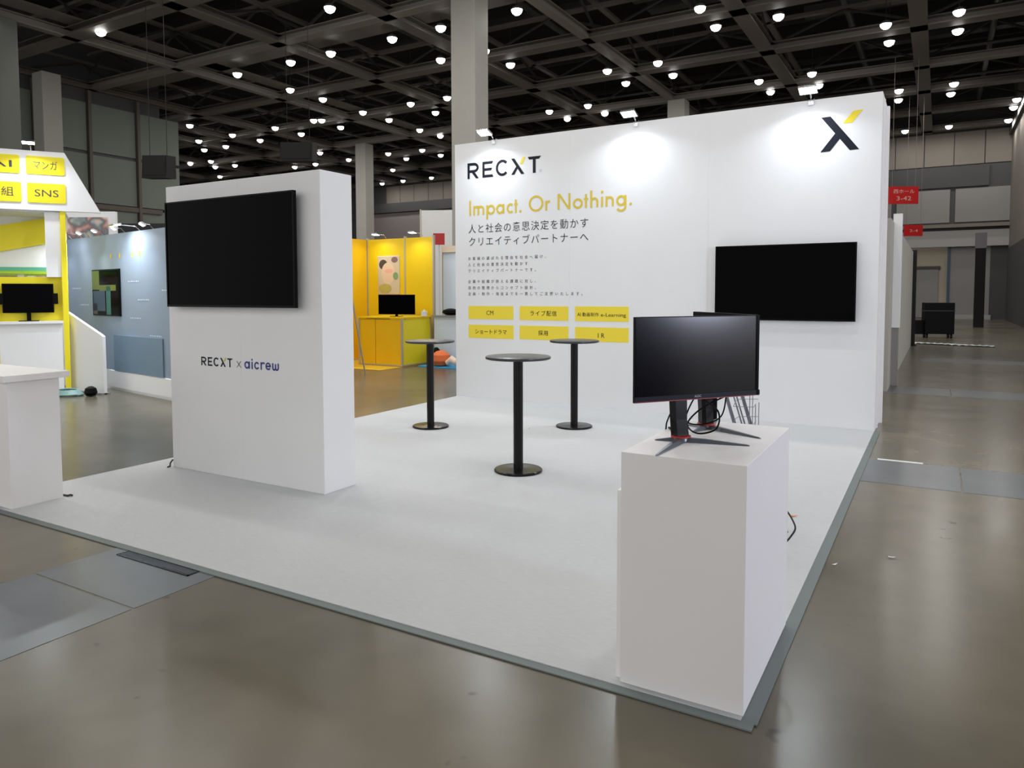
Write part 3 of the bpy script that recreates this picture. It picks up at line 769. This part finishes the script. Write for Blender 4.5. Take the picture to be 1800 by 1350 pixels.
MB().box((-.03, .0, 0), (.03, .02, .06)).build('neck', 'tvframe', tv); MB().box((-.13, -.08, 0), (.13, .08, .012)).build('foot', 'tvframe', tv)
tv2 = thing('tissue_box', 'small white box on the yellow counter beside the flat screen', 'box', (-3.60, 4.0, 1.11))
MB().box((-.06, -.04, 0), (.06, .04, .12)).build('carton', 'bwhite', tv2, bevel=.004); MB().prism([(-.03, .12), (.03, .12), (.015, .16), (-.01, .165)], 'y', -.005, .005).build('tissue', 'paper', tv2)
po = thing('wall_poster', 'tall poster with a pale figure hanging on the yellow booth wall', 'poster', (-5.32, YW-.012, 1.62))
sh = MB().box((0, 0, 0), (.67, .008, .93)).build('sheet', 'postcream', po)
for nm, cx_, cz_, rx_, rz_, mt in (('picture_hair', .17, .72, .13, .12, 'postdark'), ('picture_mark', .52, .83, .10, .07, 'postplum'), ('picture_face', .32, .50, .21, .27, 'postskin'), ('picture_blush', .34, .56, .12, .05, 'postpink'), ('picture_leaf', .55, .44, .08, .09, 'postgreen'), ('picture_dress', .22, .14, .2, .11, 'postolive')):
    q_ = Print(); q_.poly(arc(cx_, cz_, rx_, rz_, 0, 350, 24)); q_.build(nm, mt, sh, -.001-.0006*len(kids(sh)))
MB().box((0, -.004, .90), (.67, 0, .93)).build('top_rail', 'cream', po)
# ladder left of the gap
ld_ = thing('step_ladder', 'grey aluminium step ladder standing left of the yellow counter', 'ladder', (-1.9, 1.9, 0), R(20))
for s in (-1, 1):
    MB().tube([(s*.30, -.55, 0), (s*.19, -.02, 1.75)], .022, 6).build('rail', 'alu', ld_)
    MB().tube([(s*.30, .50, 0), (s*.19, .04, 1.75)], .018, 6).build('rail', 'alu', ld_)
for i in range(6):
    u = (i+.6)/6.2; w_ = .30-.11*u; MB().box((-w_, -.55+.53*u-.03, 1.75*u-.012), (w_, -.55+.53*u+.04, 1.75*u+.012)).build('step', 'alu', ld_)
MB().box((-.2, -.06, 1.74), (.2, .08, 1.77)).build('cap', 'alu', ld_)
ld_.location = (-3.62, 1.28, .0)
# pale blue shell scheme booth
pb = thing('pale_blue_booth', 'pale blue shell booth between the yellow booth and the booth wall', 'booth', (0, 0, 0))
for i in range(4):
    a = -3.60+i*.42; box('booth_panel', (a+.012, 4.75, .03), (a+.408, 4.79, 2.72), 'paleblue', pb); box('aluminium_post', (a-.012, 4.74, 0), (a+.012, 4.80, 2.75), 'alu', pb)
box('fascia_strip', (-3.6, 4.70, 2.60), (-1.9, 4.74, 2.75), 'cream', pb)
sc_ = thing('pale_blue_counter', 'pale blue shell counter left of the booth wall edge', 'counter', (0, 0, 0))
box('counter_front', (-3.50, 4.25, 0), (-2.1, 4.3, 1.1), 'paleblue', sc_); box('counter_top', (-3.54, 4.2, 1.1), (-2.1, 4.65, 1.13), 'wgrey', sc_); box('counter_side', (-3.50, 4.3, 0), (-3.46, 4.6, 1.1), 'blue', sc_)
bl = MB().lathe([(.001, 0), (.10, .01), (.17, .06), (.15, .12), (.06, .155), (.001, .16)], 24).build('cap_hat', 'tvframe', None, smooth=True); bl.location = (-3.15, 4.42, 1.13); bl.scale = (1.3, .9, 1); tag(bl, 'black rounded bundle on top of the pale blue counter', 'bag')
mtb = box('ground_sheet', (-3.45, 3.55, .002), (-2.2, 4.15, .02), 'cyan'); tag(mtb, 'bright blue sheet laid on the floor by the pale blue counter', 'sheet')
ob = MB().lathe([(.001, 0), (.16, .02), (.22, .12), (.2, .25), (.1, .33), (.001, .35)], 24).build('orange_bag', 'orange', None, smooth=True); ob.location = (-2.98, 3.78, .02); tag(ob, 'round orange bag on the bright blue sheet', 'bag')
kb = MB().lathe([(.001, 0), (.09, .02), (.12, .14), (.10, .3), (.04, .38), (.001, .39)], 20).build('black_bag', 'tvframe', None, smooth=True); kb.location = (-3.30, 4.05, .02); tag(kb, 'black bag behind the orange one on the blue sheet', 'bag')
cb = MB().tube([(-.18, 0, .08), (-.05, .03, .16), (.08, 0, .10), (.2, -.03, .14)], [.05, .09, .08, .04], 12).build('cream_cushion', 'cream', None, smooth=True); cb.location = (-2.58, 3.68, .02); tag(cb, 'cream cloth bundle lying beside the orange bag', 'bundle')
# plain white and grey walls further back
ww = thing('white_backdrop', 'plain white stand wall rising behind the yellow booth', 'booth', (-11.7, 14.7, 0), R(27))
MB().box((0, 0, 0), (3.2, .1, 5.0)).build('wall_sheet', 'bwhite', ww); MB().box((-.03, -.03, 0), (.03, .13, 5.03)).build('end_post', 'alu', ww)
# hanging hall signs
def sign(name, x, y, z, wd, ht, ang, label, n):
    t = thing(name, label, 'sign', (x, y, z), ang)
    MB().box((-wd/2, 0, -ht/2), (wd/2, .08, ht/2)).build('sign_board', 'signred', t)
    p = Print()
    if n == 2:
        q = Print(); tline(q, '西ホール', 0, ht*.12, wd*.72, ht*.26); q.build('sign_lettering', 'signtxt', t, -.004)
        tline(p, '3-42', 0, -ht*.30, wd*.5, ht*.34)
    elif n == 1: tline(p, '3-4', 0, -ht*.14, wd*.45, ht*.36)
    p.build('sign_lettering', 'signtxt', t, -.004)
    if n == 0: MB().tube([(0, .1, -z), (0, .1, ht/2)], .02, 8).build('pole', 'bwhite', t); return
    for s in (-1, 1): MB().tube([(s*wd*.4, .04, ht/2), (s*wd*.4, .04, HC-z)], .008, 5).build('hanger', 'wpanel', t)
sign('hanging_sign', 5.23, 24.7, 5.56, 1.18, .70, R(30), 'larger red hanging hall sign just right of the booth wall end', 2)
sign('hanging_sign', 5.42, 31.75, 4.62, .88, .54, R(30), 'smaller red hanging hall sign further back and lower on the right', 1)
sign('pole_sign', -8.66, 11.7, 3.54, .40, .40, R(30), 'small red square sign on a pole above the corner of the yellow booth', 0)
# hanging loudspeakers
for (x, y, z, sx, sz, lab) in ((-13.0, 9.35, 6.6, 1.12, .72, 'black hanging loudspeaker cabinet above the screen partition'), (-15.4, 5.55, 5.75, .8, .8, 'lower black hanging loudspeaker at the left corner of the partition')):
    t = thing('hanging_loudspeaker', lab, 'loudspeaker', (x, y, z), R(30), 'hanging loudspeakers')
    MB().prism([(-.35, -sz*.5), (.35, -sz*.42), (.35, sz*.5), (-.28, sz*.42)], 'x', -sx/2, sx/2).build('cabinet', 'deck', t)
    MB().box((-sx*.45, -.36, -sz*.38), (sx*.45, -.345, sz*.34)).build('grille', 'deck', t)
    for s in (-1, 1): MB().tube([(s*sx*.35, 0, sz*.4), (s*sx*.35, 0, HC-z)], .01, 5).build('hanger', 'deck', t)

# walls of the stand behind ours, on the right
rb = thing('neighbour_booth_wall', 'beige-grey stand wall running back beyond the right end of the white booth wall', 'booth', (0, 0, 0))
for i in range(8):
    y = 4.0+i*1.5; box('booth_panel', (5.72, y+.01, 0), (5.86, y+1.49, 2.85), 'wpanel2' if 'wpanel2' in M else 'col', rb)
pst = thing('banner_post', 'white upright lightbox post on a grey foot right beside the booth wall end', 'post', (5.92, 5.0, 0))
MB().box((-.075, -.06, 1.02), (.065, .06, 3.0)).build('lightbox', 'bwhite', pst); MB().box((-.05, -.04, 0), (.05, .04, 1.02)).build('post_foot', 'wgrey', pst)
jb = thing('black_end_frame', 'tall black frame closing the far end of the beige stand wall', 'frame', (5.9, 16.05, 0))
MB().box((-.1, -.05, 0), (.06, .12, 2.9)).build('upright', 'black', jb); MB().box((-.12, -.15, 0), (.1, .2, .03)).build('foot', 'black', jb)
# crate, pillar, film in the loading opening
ct = thing('flight_case', 'black wheeled flight case standing in the opening at far right', 'case', (6.55, 20.9, 0), R(12))
MB().box((-.46, -.3, .14), (.46, .3, 1.25)).build('case_body', 'tvframe', ct, bevel=.02); MB().box((-.47, -.31, .95), (.47, .31, .98)).build('lid_band', 'brace', ct); MB().box((-.75, -.12, .12), (-.46, .2, .62)).build('side_tray', 'tvframe', ct)
for sx in (-1, 1):
    for sy in (-1, 1): MB().tube([(sx*.38-.03, sy*.22, .07), (sx*.38+.03, sy*.22, .07)], .07, 12).build('castor', 'black', ct)
bpst = thing('black_pillar', 'black square pillar standing in the opening at far right', 'pillar', (8.15, 30.5, 0))
MB().box((-.2, -.2, 0), (.2, .2, 3.6)).build('shaft', 'deck', bpst); MB().box((-.22, -.22, 3.6), (.22, .22, 4.3)).build('capital', 'wplum', bpst)
fm = MB(); nx = 24
for i in range(nx):
    for j in range(4):
        x = 5.95+i*.09; y = 16.9+j*.14-.03*i; fm.v.append((x, y, .01+.035*abs(math.sin(i*1.7+j*2.3))))
for i in range(nx-1):
    for j in range(3): fm.f.append((i*4+j, (i+1)*4+j, (i+1)*4+j+1, i*4+j+1))
tag(fm.build('plastic_sheet', 'film'), 'crumpled pale plastic sheet on the floor before the dark opening', 'sheet')

# ---- yellow fascia booth at the left (local x runs along its front)
A = math.atan2(1.19, .74)
lb = thing('yellow_media_booth', 'bright white and yellow booth with sign boards at the far left', 'booth', (-5.708, -2.272, 0), A)
MB().prism([(-3.2, 3.02), (0, 3.02), (-.50, 3.98), (-3.2, 3.98)], 'y', 0, .10).build('fascia', 'bwhite', lb)
def rrect(x0, x1, z0, z1, r=.03):
    p = []
    for cx, cz, a in ((x1-r, z1-r, 0), (x0+r, z1-r, 90), (x0+r, z0+r, 180), (x1-r, z0+r, 270)): p += arc(cx, cz, r, r, a, a+90, 5)
    return p
for (a, b, c, d, txt) in ((-1.045, -.505, 3.60, 3.895, 'マンガ'), (-1.04, -.50, 3.14, 3.46, 'SNS'), (-1.68, -1.13, 3.60, 3.895, 'AI'), (-1.68, -1.12, 3.14, 3.46, '番組')):
    o = MB().prism(rrect(a, b, c, d), 'y', -.012, -.001).build('sign_box', 'byellow', lb)
    p = Print(); tline(p, txt, (a+b)/2, (c+d)/2-.055, (b-a)*.62, .16); p.build('sign_lettering', 'ink2', o, -.014)
MB().box((-.60, .02, 0), (-.52, .14, 3.02)).build('yellow_post', 'byellow', lb, bevel=.005)
MB().box((-.82, .06, 1.93), (-.60, .16, 3.0)).build('white_pier', 'bwhite', lb)
MB().box((-1.50, .03, .05), (-.62, .10, 1.16)).build('counter_front', 'bwhite', lb)
MB().box((-1.50, -.02, 1.16), (-.60, .30, 1.2)).build('counter_top', 'bwhite', lb)
MB().box((-1.60, .04, 0), (-1.50, .14, 1.9)).build('yellow_post', 'byellow', lb)
MB().box((-2.6, .05, 0), (-1.60, .12, 1.5)).build('yellow_panel', 'byellow', lb)
MB().box((-1.50, .16, 1.2), (-.60, .24, 1.93)).build('yellow_band', 'byellow', lb)
MB().box((-2.6, 1.1, 0), (-.62, 1.2, 3.4)).build('rear_wall', 'bwhite', lb)
MB().prism([(-2.4, 2.2), (-.82, 2.55), (-.82, 3.0), (-2.4, 2.65)], 'y', 1.06, 1.09).build('arrow_graphic', 'byellow', lb)
MB().box((-2.4, 1.07, 2.05), (-.7, 1.09, 2.12)).build('teal_stripe', 'bteal', lb); MB().box((-2.4, 1.06, 2.0), (-.7, 1.08, 2.05)).build('lime_stripe', 'bgreen', lb)
MB().box((-2.6, .1, 3.0), (-.52, 1.2, 3.04)).build('booth_roof', 'bwhite', lb)
cmon = thing('widescreen_monitor', 'black widescreen monitor on the yellow and white counter at far left', 'monitor', (0, 0, 0), 0)
def loc_lb(x, y, z): 
    return (-5.708+x*math.cos(A)-y*math.sin(A), -2.272+x*math.sin(A)+y*math.cos(A), z)
cmon.location = loc_lb(-1.09, .09, 1.2); cmon.rotation_euler = (0, 0, A)
MB().box((-.36, -.03, .14), (.36, .01, .62)).build('shell', 'tvframe', cmon, bevel=.01); MB().box((-.345, -.034, .155), (.345, -.03, .605)).build('screen', 'tvscreen', cmon)
MB().box((-.42, -.02, .28), (.42, .0, .46)).build('side_speaker', 'tvframe', cmon)
MB().box((-.03, -.01, 0), (.03, .01, .2)).build('neck', 'tvframe', cmon); MB().box((-.14, -.09, 0), (.14, .09, .012)).build('foot', 'tvframe', cmon)
for (x, wd, cols, sd, lab) in ((-1.75, .42, [(.05, .03, .04), (.35, .2, .2), (.08, .06, .1), (.5, .25, .2)], 1, 'dark picture poster above the far left counter'), (-1.23, .36, [(.7, .7, .68), (.65, .62, .6), (.5, .15, .2), (.25, .4, .1)], 5, 'pale picture poster beside the white pier at far left')):
    p_ = thing('wall_poster', lab, 'poster', loc_lb(x, 1.085, 1.42), A); MB().box((0, -.01, 0), (wd, 0, .56)).build('sheet', poster_mat('poster_art', cols, 7, sd), p_)
    MB().box((0, -.014, .55), (wd, -.01, .57)).build('top_rail', 'bgreen', p_)

# ---- blue-grey graphic wall
G0, G1 = Vector((-7.69, -1.81, 0)), Vector((-3.45, -2.545, 0))
AG = math.atan2((G1-G0).y, (G1-G0).x); GL = (G1-G0).length
gw = thing('graphic_wall', 'blue-grey printed stand wall lit by small lamps left of the partition', 'booth', tuple(G0), AG)
gm = MB().box((-1.0, 0, .34), (GL, .12, 2.66)).build('printed_board', 'blue', gw)
MB().box((1.9, -.02, .05), (GL, 0, .33)).build('white_base', 'bwhite', gw)
MB().box((-1, 0, 0), (GL, .1, .34)).build('base_box', 'bwhite', gw)
MB().box((GL, -.03, 0), (GL+.05, .16, 2.68)).build('edge_post', 'darkblue', gw)
MB().box((2.15, -.022, .34), (GL-.35, -.001, .95)).build('lower_board', 'blue2', gw)
p = Print(); rs = random.Random(4)
for (x, z) in ((2.75, 1.85), (3.1, 1.55), (2.8, 1.25), (3.5, .98), (.35, 1.75), (.7, 1.45), (.3, 1.15), (3.95, 1.7)):
    for k in range(7):
        w_ = .025+.02*rs.random(); p.stroke([(x+k*.06, z), (x+k*.06+w_, z+.004*rs.random())], .018); p.stroke([(x+k*.06+w_*.5, z-.014), (x+k*.06+w_*.5, z+.02*rs.random())], .008)
p.build('small_lettering', 'paleblue', gw, -.004)
p = Print()
for k, ch in enumerate('STUDIO'[:0]): pass
for x in (2.09, 2.45, 2.93, 3.2): p.stroke([(x, 2.25), (x+.02, 2.33)], .05)
p.build('yellow_lettering', 'gold', gw, -.004)
st = thing('wall_display', 'dark display set in the blue-grey graphic wall showing green and blue', 'display', tuple(G0+Vector((math.cos(AG), math.sin(AG), 0))*1.34), AG)
MB().box((-.0, -.03, 1.27), (1.12, -.002, 2.07)).build('frame', 'tvframe', st)
scn = MB().box((.02, -.034, 1.29), (1.10, -.03, 2.05)).build('screen', 'tvscreen', st)
for nm, a, b, c, d, mt in (('lime_area', .02, .32, 1.72, 2.05, 'dlime'), ('lime_area', .32, 1.0, 1.70, 1.80, 'dlime'), ('blue_area', .04, .55, 1.35, 1.70, 'dblue'), ('teal_area', .60, .78, 1.29, 1.78, 'dteal'), ('dark_area', .04, .22, 1.29, 1.48, 'wdark')):
    MB().box((a, -.036, c), (b, -.034, d)).build(nm, mt, scn)
for i, x in enumerate((.33, 1.13, 1.8, 2.61, 3.66)):
    t = thing('clip_lamp', ['small clip lamp at the far left of the blue-grey wall top', 'second small clip lamp from the left on the blue-grey wall top', 'middle small clip lamp on the blue-grey wall top', 'small clip lamp on the blue-grey wall top, second from the partition', 'small clip lamp on the blue-grey wall top nearest the partition'][i], 'lamp', tuple(G0+Vector((math.cos(AG), math.sin(AG), 0))*x+Vector((0, 0, 2.66))), AG, 'clip lamps on the graphic wall')
    MB().tube([(0, .03, 0), (0, -.03, .07), (0, -.15, .07)], .008, 6).build('arm', 'chrome', t)
    h = MB().box((-.05, -.04, 0), (.05, .04, .03)).build('head', 'bwhite', t); h.location = (0, -.15, .055); h.rotation_euler = (R(-32), 0, 0)
    MB().box((-.04, -.03, -.004), (.04, .03, 0)).build('led_array', 'ledglow', h)
    ldd = bpy.data.lights.new('clip_light', 'AREA'); ldd.shape = 'RECTANGLE'; ldd.size = .08; ldd.size_y = .06; ldd.energy = 11; ldd.color = (.88, .94, 1); ldd.spread = R(110)
    lo = bpy.data.objects.new('clip_light', ldd); COL.objects.link(lo); lo.parent = h; lo.location = (0, 0, -.008)
rp_ = thing('sloped_screen', 'white low screen with a sloping top before the blue-grey graphic wall', 'screen', (-5.95, -2.62, 0))
MB().prism([(-.3, 0), (.76, 0), (.76, .95), (.70, .98), (-.3, 1.36)], 'y', 0, .05).build('screen_body', 'bwhite', rp_)
MB().box((0, -.05, 0), (.76, .10, .02)).build('foot_rail', 'wgrey', rp_)
def added_lamp(x, y, z, rz, watts, label, down=-25):  # extra lamp added to brighten the booth faces and floor around it
    t = thing('added_lamp', label, 'lamp', (x, y, z), rz)
    MB().tube([(0, .05, 0), (0, -.03, .07), (0, -.30, .08)], .008, 6).build('arm', 'chrome', t)
    h = MB().box((-.09, -.06, 0), (.09, .06, .03)).build('head', 'chrome', t); h.location = (0, -.34, .06); h.rotation_euler = (R(down), 0, 0)
    MB().box((-.08, -.05, -.004), (.08, .05, 0)).build('led_array', 'ledglow', h)
    l = bpy.data.lights.new('added_light', 'AREA'); l.shape = 'RECTANGLE'; l.size = .16; l.size_y = .10; l.energy = watts; l.color = (.92, .96, 1); l.spread = R(150)
    o = bpy.data.objects.new('added_light', l); COL.objects.link(o); o.parent = h; o.location = (0, 0, -.008)
added_lamp(-6.8, -4.05, 3.98, A, 13, 'added lamp brightening the white fascia at far left, beyond the frame edge', -12)
added_lamp(-6.22, -3.10, 3.98, A, 13, 'added lamp brightening the white fascia above the yellow sign boxes at far left', -12)
added_lamp(-5.1, 4.45, 2.98, 0, 4, 'added lamp brightening the yellow booth wall above its poster', -8)
added_lamp(-4.0, 4.45, 2.98, 0, 4, 'added lamp brightening the yellow booth wall above its counter', -8)
gd = Vector((math.cos(AG), math.sin(AG), 0))
for xx, lab_ in ((.72, 'added flood lamp brightening the aisle floor, between the two leftmost clip lamps'), (3.15, 'added flood lamp brightening the aisle floor, near the partition end of the blue-grey wall')):  # both added to brighten the hall floor on the left
    q_ = G0+gd*xx; added_lamp(q_.x, q_.y, 2.66, AG, 13, lab_, 12)
# picture wall behind
pw = thing('picture_wall', 'white stand wall with a printed picture strip behind the blue-grey wall', 'booth', (-9.75, -.65, 0), R(30))
MB().box((-.2, 0, 0), (1.1, .1, 3.42)).build('wall_sheet', 'bwhite', pw)
MB().box((.05, -.012, 2.72), (.95, -.001, 3.30)).build('picture_strip', poster_mat('strip_print', [(.75, .73, .70), (.6, .3, .25), (.10, .08, .09), (.2, .32, .33), (.65, .5, .42)], 4, 2), pw)
dk = thing('dark_stand', 'black stand panel peeking over the blue-grey wall beside the partition', 'booth', (-12.7, 2.37, 0), R(30))
MB().box((0, 0, 0), (1.7, .1, 3.55)).build('panel', 'black', dk); MB().box((-.02, -.02, 0), (.04, .12, 3.58)).build('post', 'brace', dk)
# cable heap by the yellow post
ch_ = []
for i in range(60):
    a = i*.7; ch_.append((.28*math.cos(a)*(1-.006*i), .20*math.sin(a)*(1-.006*i), .02+.0012*i))
o = MB().tube(ch_, .016, 6).build('cable_coil', 'tealw', None, smooth=True); o.location = (-5.60, -2.98, 0); tag(o, 'coiled dull teal cable on the floor by the yellow post', 'cable')
o = MB().lathe([(.001, 0), (.07, .01), (.10, .06), (.08, .13), (.03, .16), (.001, .16)], 20).build('black_plug', 'tvframe', None, smooth=True); o.location = (-5.18, -2.85, 0); tag(o, 'small black connector box beside the coiled teal cable', 'connector')

# =================================================================== HALL DOWNLIGHTS
XL = [-43.5, -40.2, -38.2, -35.0, -32.9, -29.6, -26.1, -23.0, -19.5, -16.35, -14.15, -11.05, -8.9, -5.8, -3.6, -.5, 1.6, 4.7, 6.9, 9.9]
YL = [-1.0, 2.0, 5.2, 7.3, 10.2, 12.25, 15.2, 17.2, 20.1, 22.2, 25.05, 27.1, 30.05, 32.05, 35.1, 37.0, 40.0]
seen = [(-19.6,6.3),(-11,8.9),(-14.2,12.3),(-16.4,12.3),(-19.6,12.3),(-19.5,15.2),(-19.4,17.2),(-11.1,12.25),(-8.9,12.25),(-11,15.2),(-19.5,20.2),(-19.4,22.2),(-22.6,20.4),(-22.9,22.2),(-26.2,20.4),(-23,20.2),(-26.1,22.3),(-29.8,17.5),(-29.8,20.4),(-29.6,22.3),(-33,20.5),(-33,22.5),(-35.1,22.5),(-38.3,25.5),(-40.3,25.3),(-38.2,27.5),(-40,27.2),(-43.5,30.4),(-16.3,20.1),(-14.1,20.1),(-16.3,22.2),(-19.5,25.1),(-19.4,27),(-23,30),(-23,32.1),(-25.7,29.8),(-25.8,31.9),(-29.5,30.1),(-29.4,27.2),(-32.8,30.2),(-35,30.3),(-29.6,35.1),(-34.9,40.2),(-32.4,39.9),(-29.4,39.8),(-5.8,12.25),(-8.9,15.2),(-8.9,17.2),(-5.8,20.05),(-5.8,22.2),(-3.6,20.1),(-3.6,22.1),(-.5,15.2),(-.5,17.2),(1.6,17.3),(-8.9,25),(-11,27),(-11.1,25.05),(-8.8,26.95),(-.6,25),(1.6,25),(-.5,27.1),(1.6,27.1),(4.7,20.1),(4.7,22.2),(6.9,20),(6.9,22.1),(4.7,30),(4.6,31.9),(6.9,30),(6.8,31.9),(9.6,34.8),(9.6,36.6),(9.6,39.9),(6.8,40),(4.6,40.1),(-21,3.2)]
over = [(x, y) for x in (-11.05, -8.9, -5.8, -3.6, -.5, 1.6, 4.7, 6.9) for y in (-3.0, 2.0)] + [(x, y) for x in (-8.9, -5.8, -3.6) for y in (-5.2, -.5)] + [(1.6, -6.4), (4.7, -6.4), (6.9, -6.4), (9.9, -3)] + [(-.5, 7.3), (1.6, 7.3), (4.7, 7.3), (-3.6, 7.3), (-8.9, 5.2), (-14.2, 2.0), (-14.2, 5.2), (11.5, 2), (11.5, 7.3)]
hall_l = bpy.data.lights.new('downlight', 'AREA'); hall_l.shape = 'DISK'; hall_l.size = .34; hall_l.energy = HALL_W; hall_l.color = (1, .965, .92)
rows = []                       # rows of lights running across the hall, nearest first
for p_ in sorted(seen, key=lambda p: p[1]):
    if rows and abs(rows[-1][0][1]-p_[1]) < .75: rows[-1].append(p_)
    else: rows.append([p_])
WORDS = ['first', 'second', 'third', 'fourth', 'fifth', 'sixth', 'seventh', 'eighth', 'ninth', 'tenth', 'eleventh', 'twelfth', 'thirteenth', 'fourteenth', 'fifteenth', 'sixteenth', 'seventeenth', 'eighteenth', 'nineteenth', 'twentieth', 'twenty-first', 'twenty-second', 'twenty-third', 'twenty-fourth']
row_label = {}
for i, rw in enumerate(rows):
    rw.sort()
    for j, p_ in enumerate(rw):
        row_label[p_] = 'round ceiling downlight, %s from the left in the %s cross row counted from the front' % (WORDS[j], WORDS[i])
proto = None
for i, (x, y) in enumerate(seen+over):
    if proto is None:
        t = thing('hall_downlight', 'round white downlight hanging below the dark roof girders', 'ceiling light', (x, y, 0), 0, 'round downlights across the dark hall ceiling')
        MB().lathe([(.001, .13), (.08, .13), (.15, .09), (.195, .0), (.188, .0), (.184, .013), (.001, .0135)], 16).build('housing', 'lampcan', t, smooth=True)
        MB().tube([(0, 0, .13), (0, 0, 14.2-HC)], .012, 5).build('drop_rod', 'brace', t)
        MB().lathe([(.001, -.17), (.08, -.155), (.15, -.10), (.18, -.03), (.183, .012), (.001, .0125)], 16).build('diffuser', 'lampglow', t)
        lo = bpy.data.objects.new('downlight', hall_l); COL.objects.link(lo); lo.parent = t; lo.location = (0, 0, -.18)
        proto = t
    else:
        t = dup(proto)
    t.location = (x, y, HC-.0)
    t['label'] = row_label.get((x, y), 'round ceiling downlight above the upper frame edge, lighting the stands below')
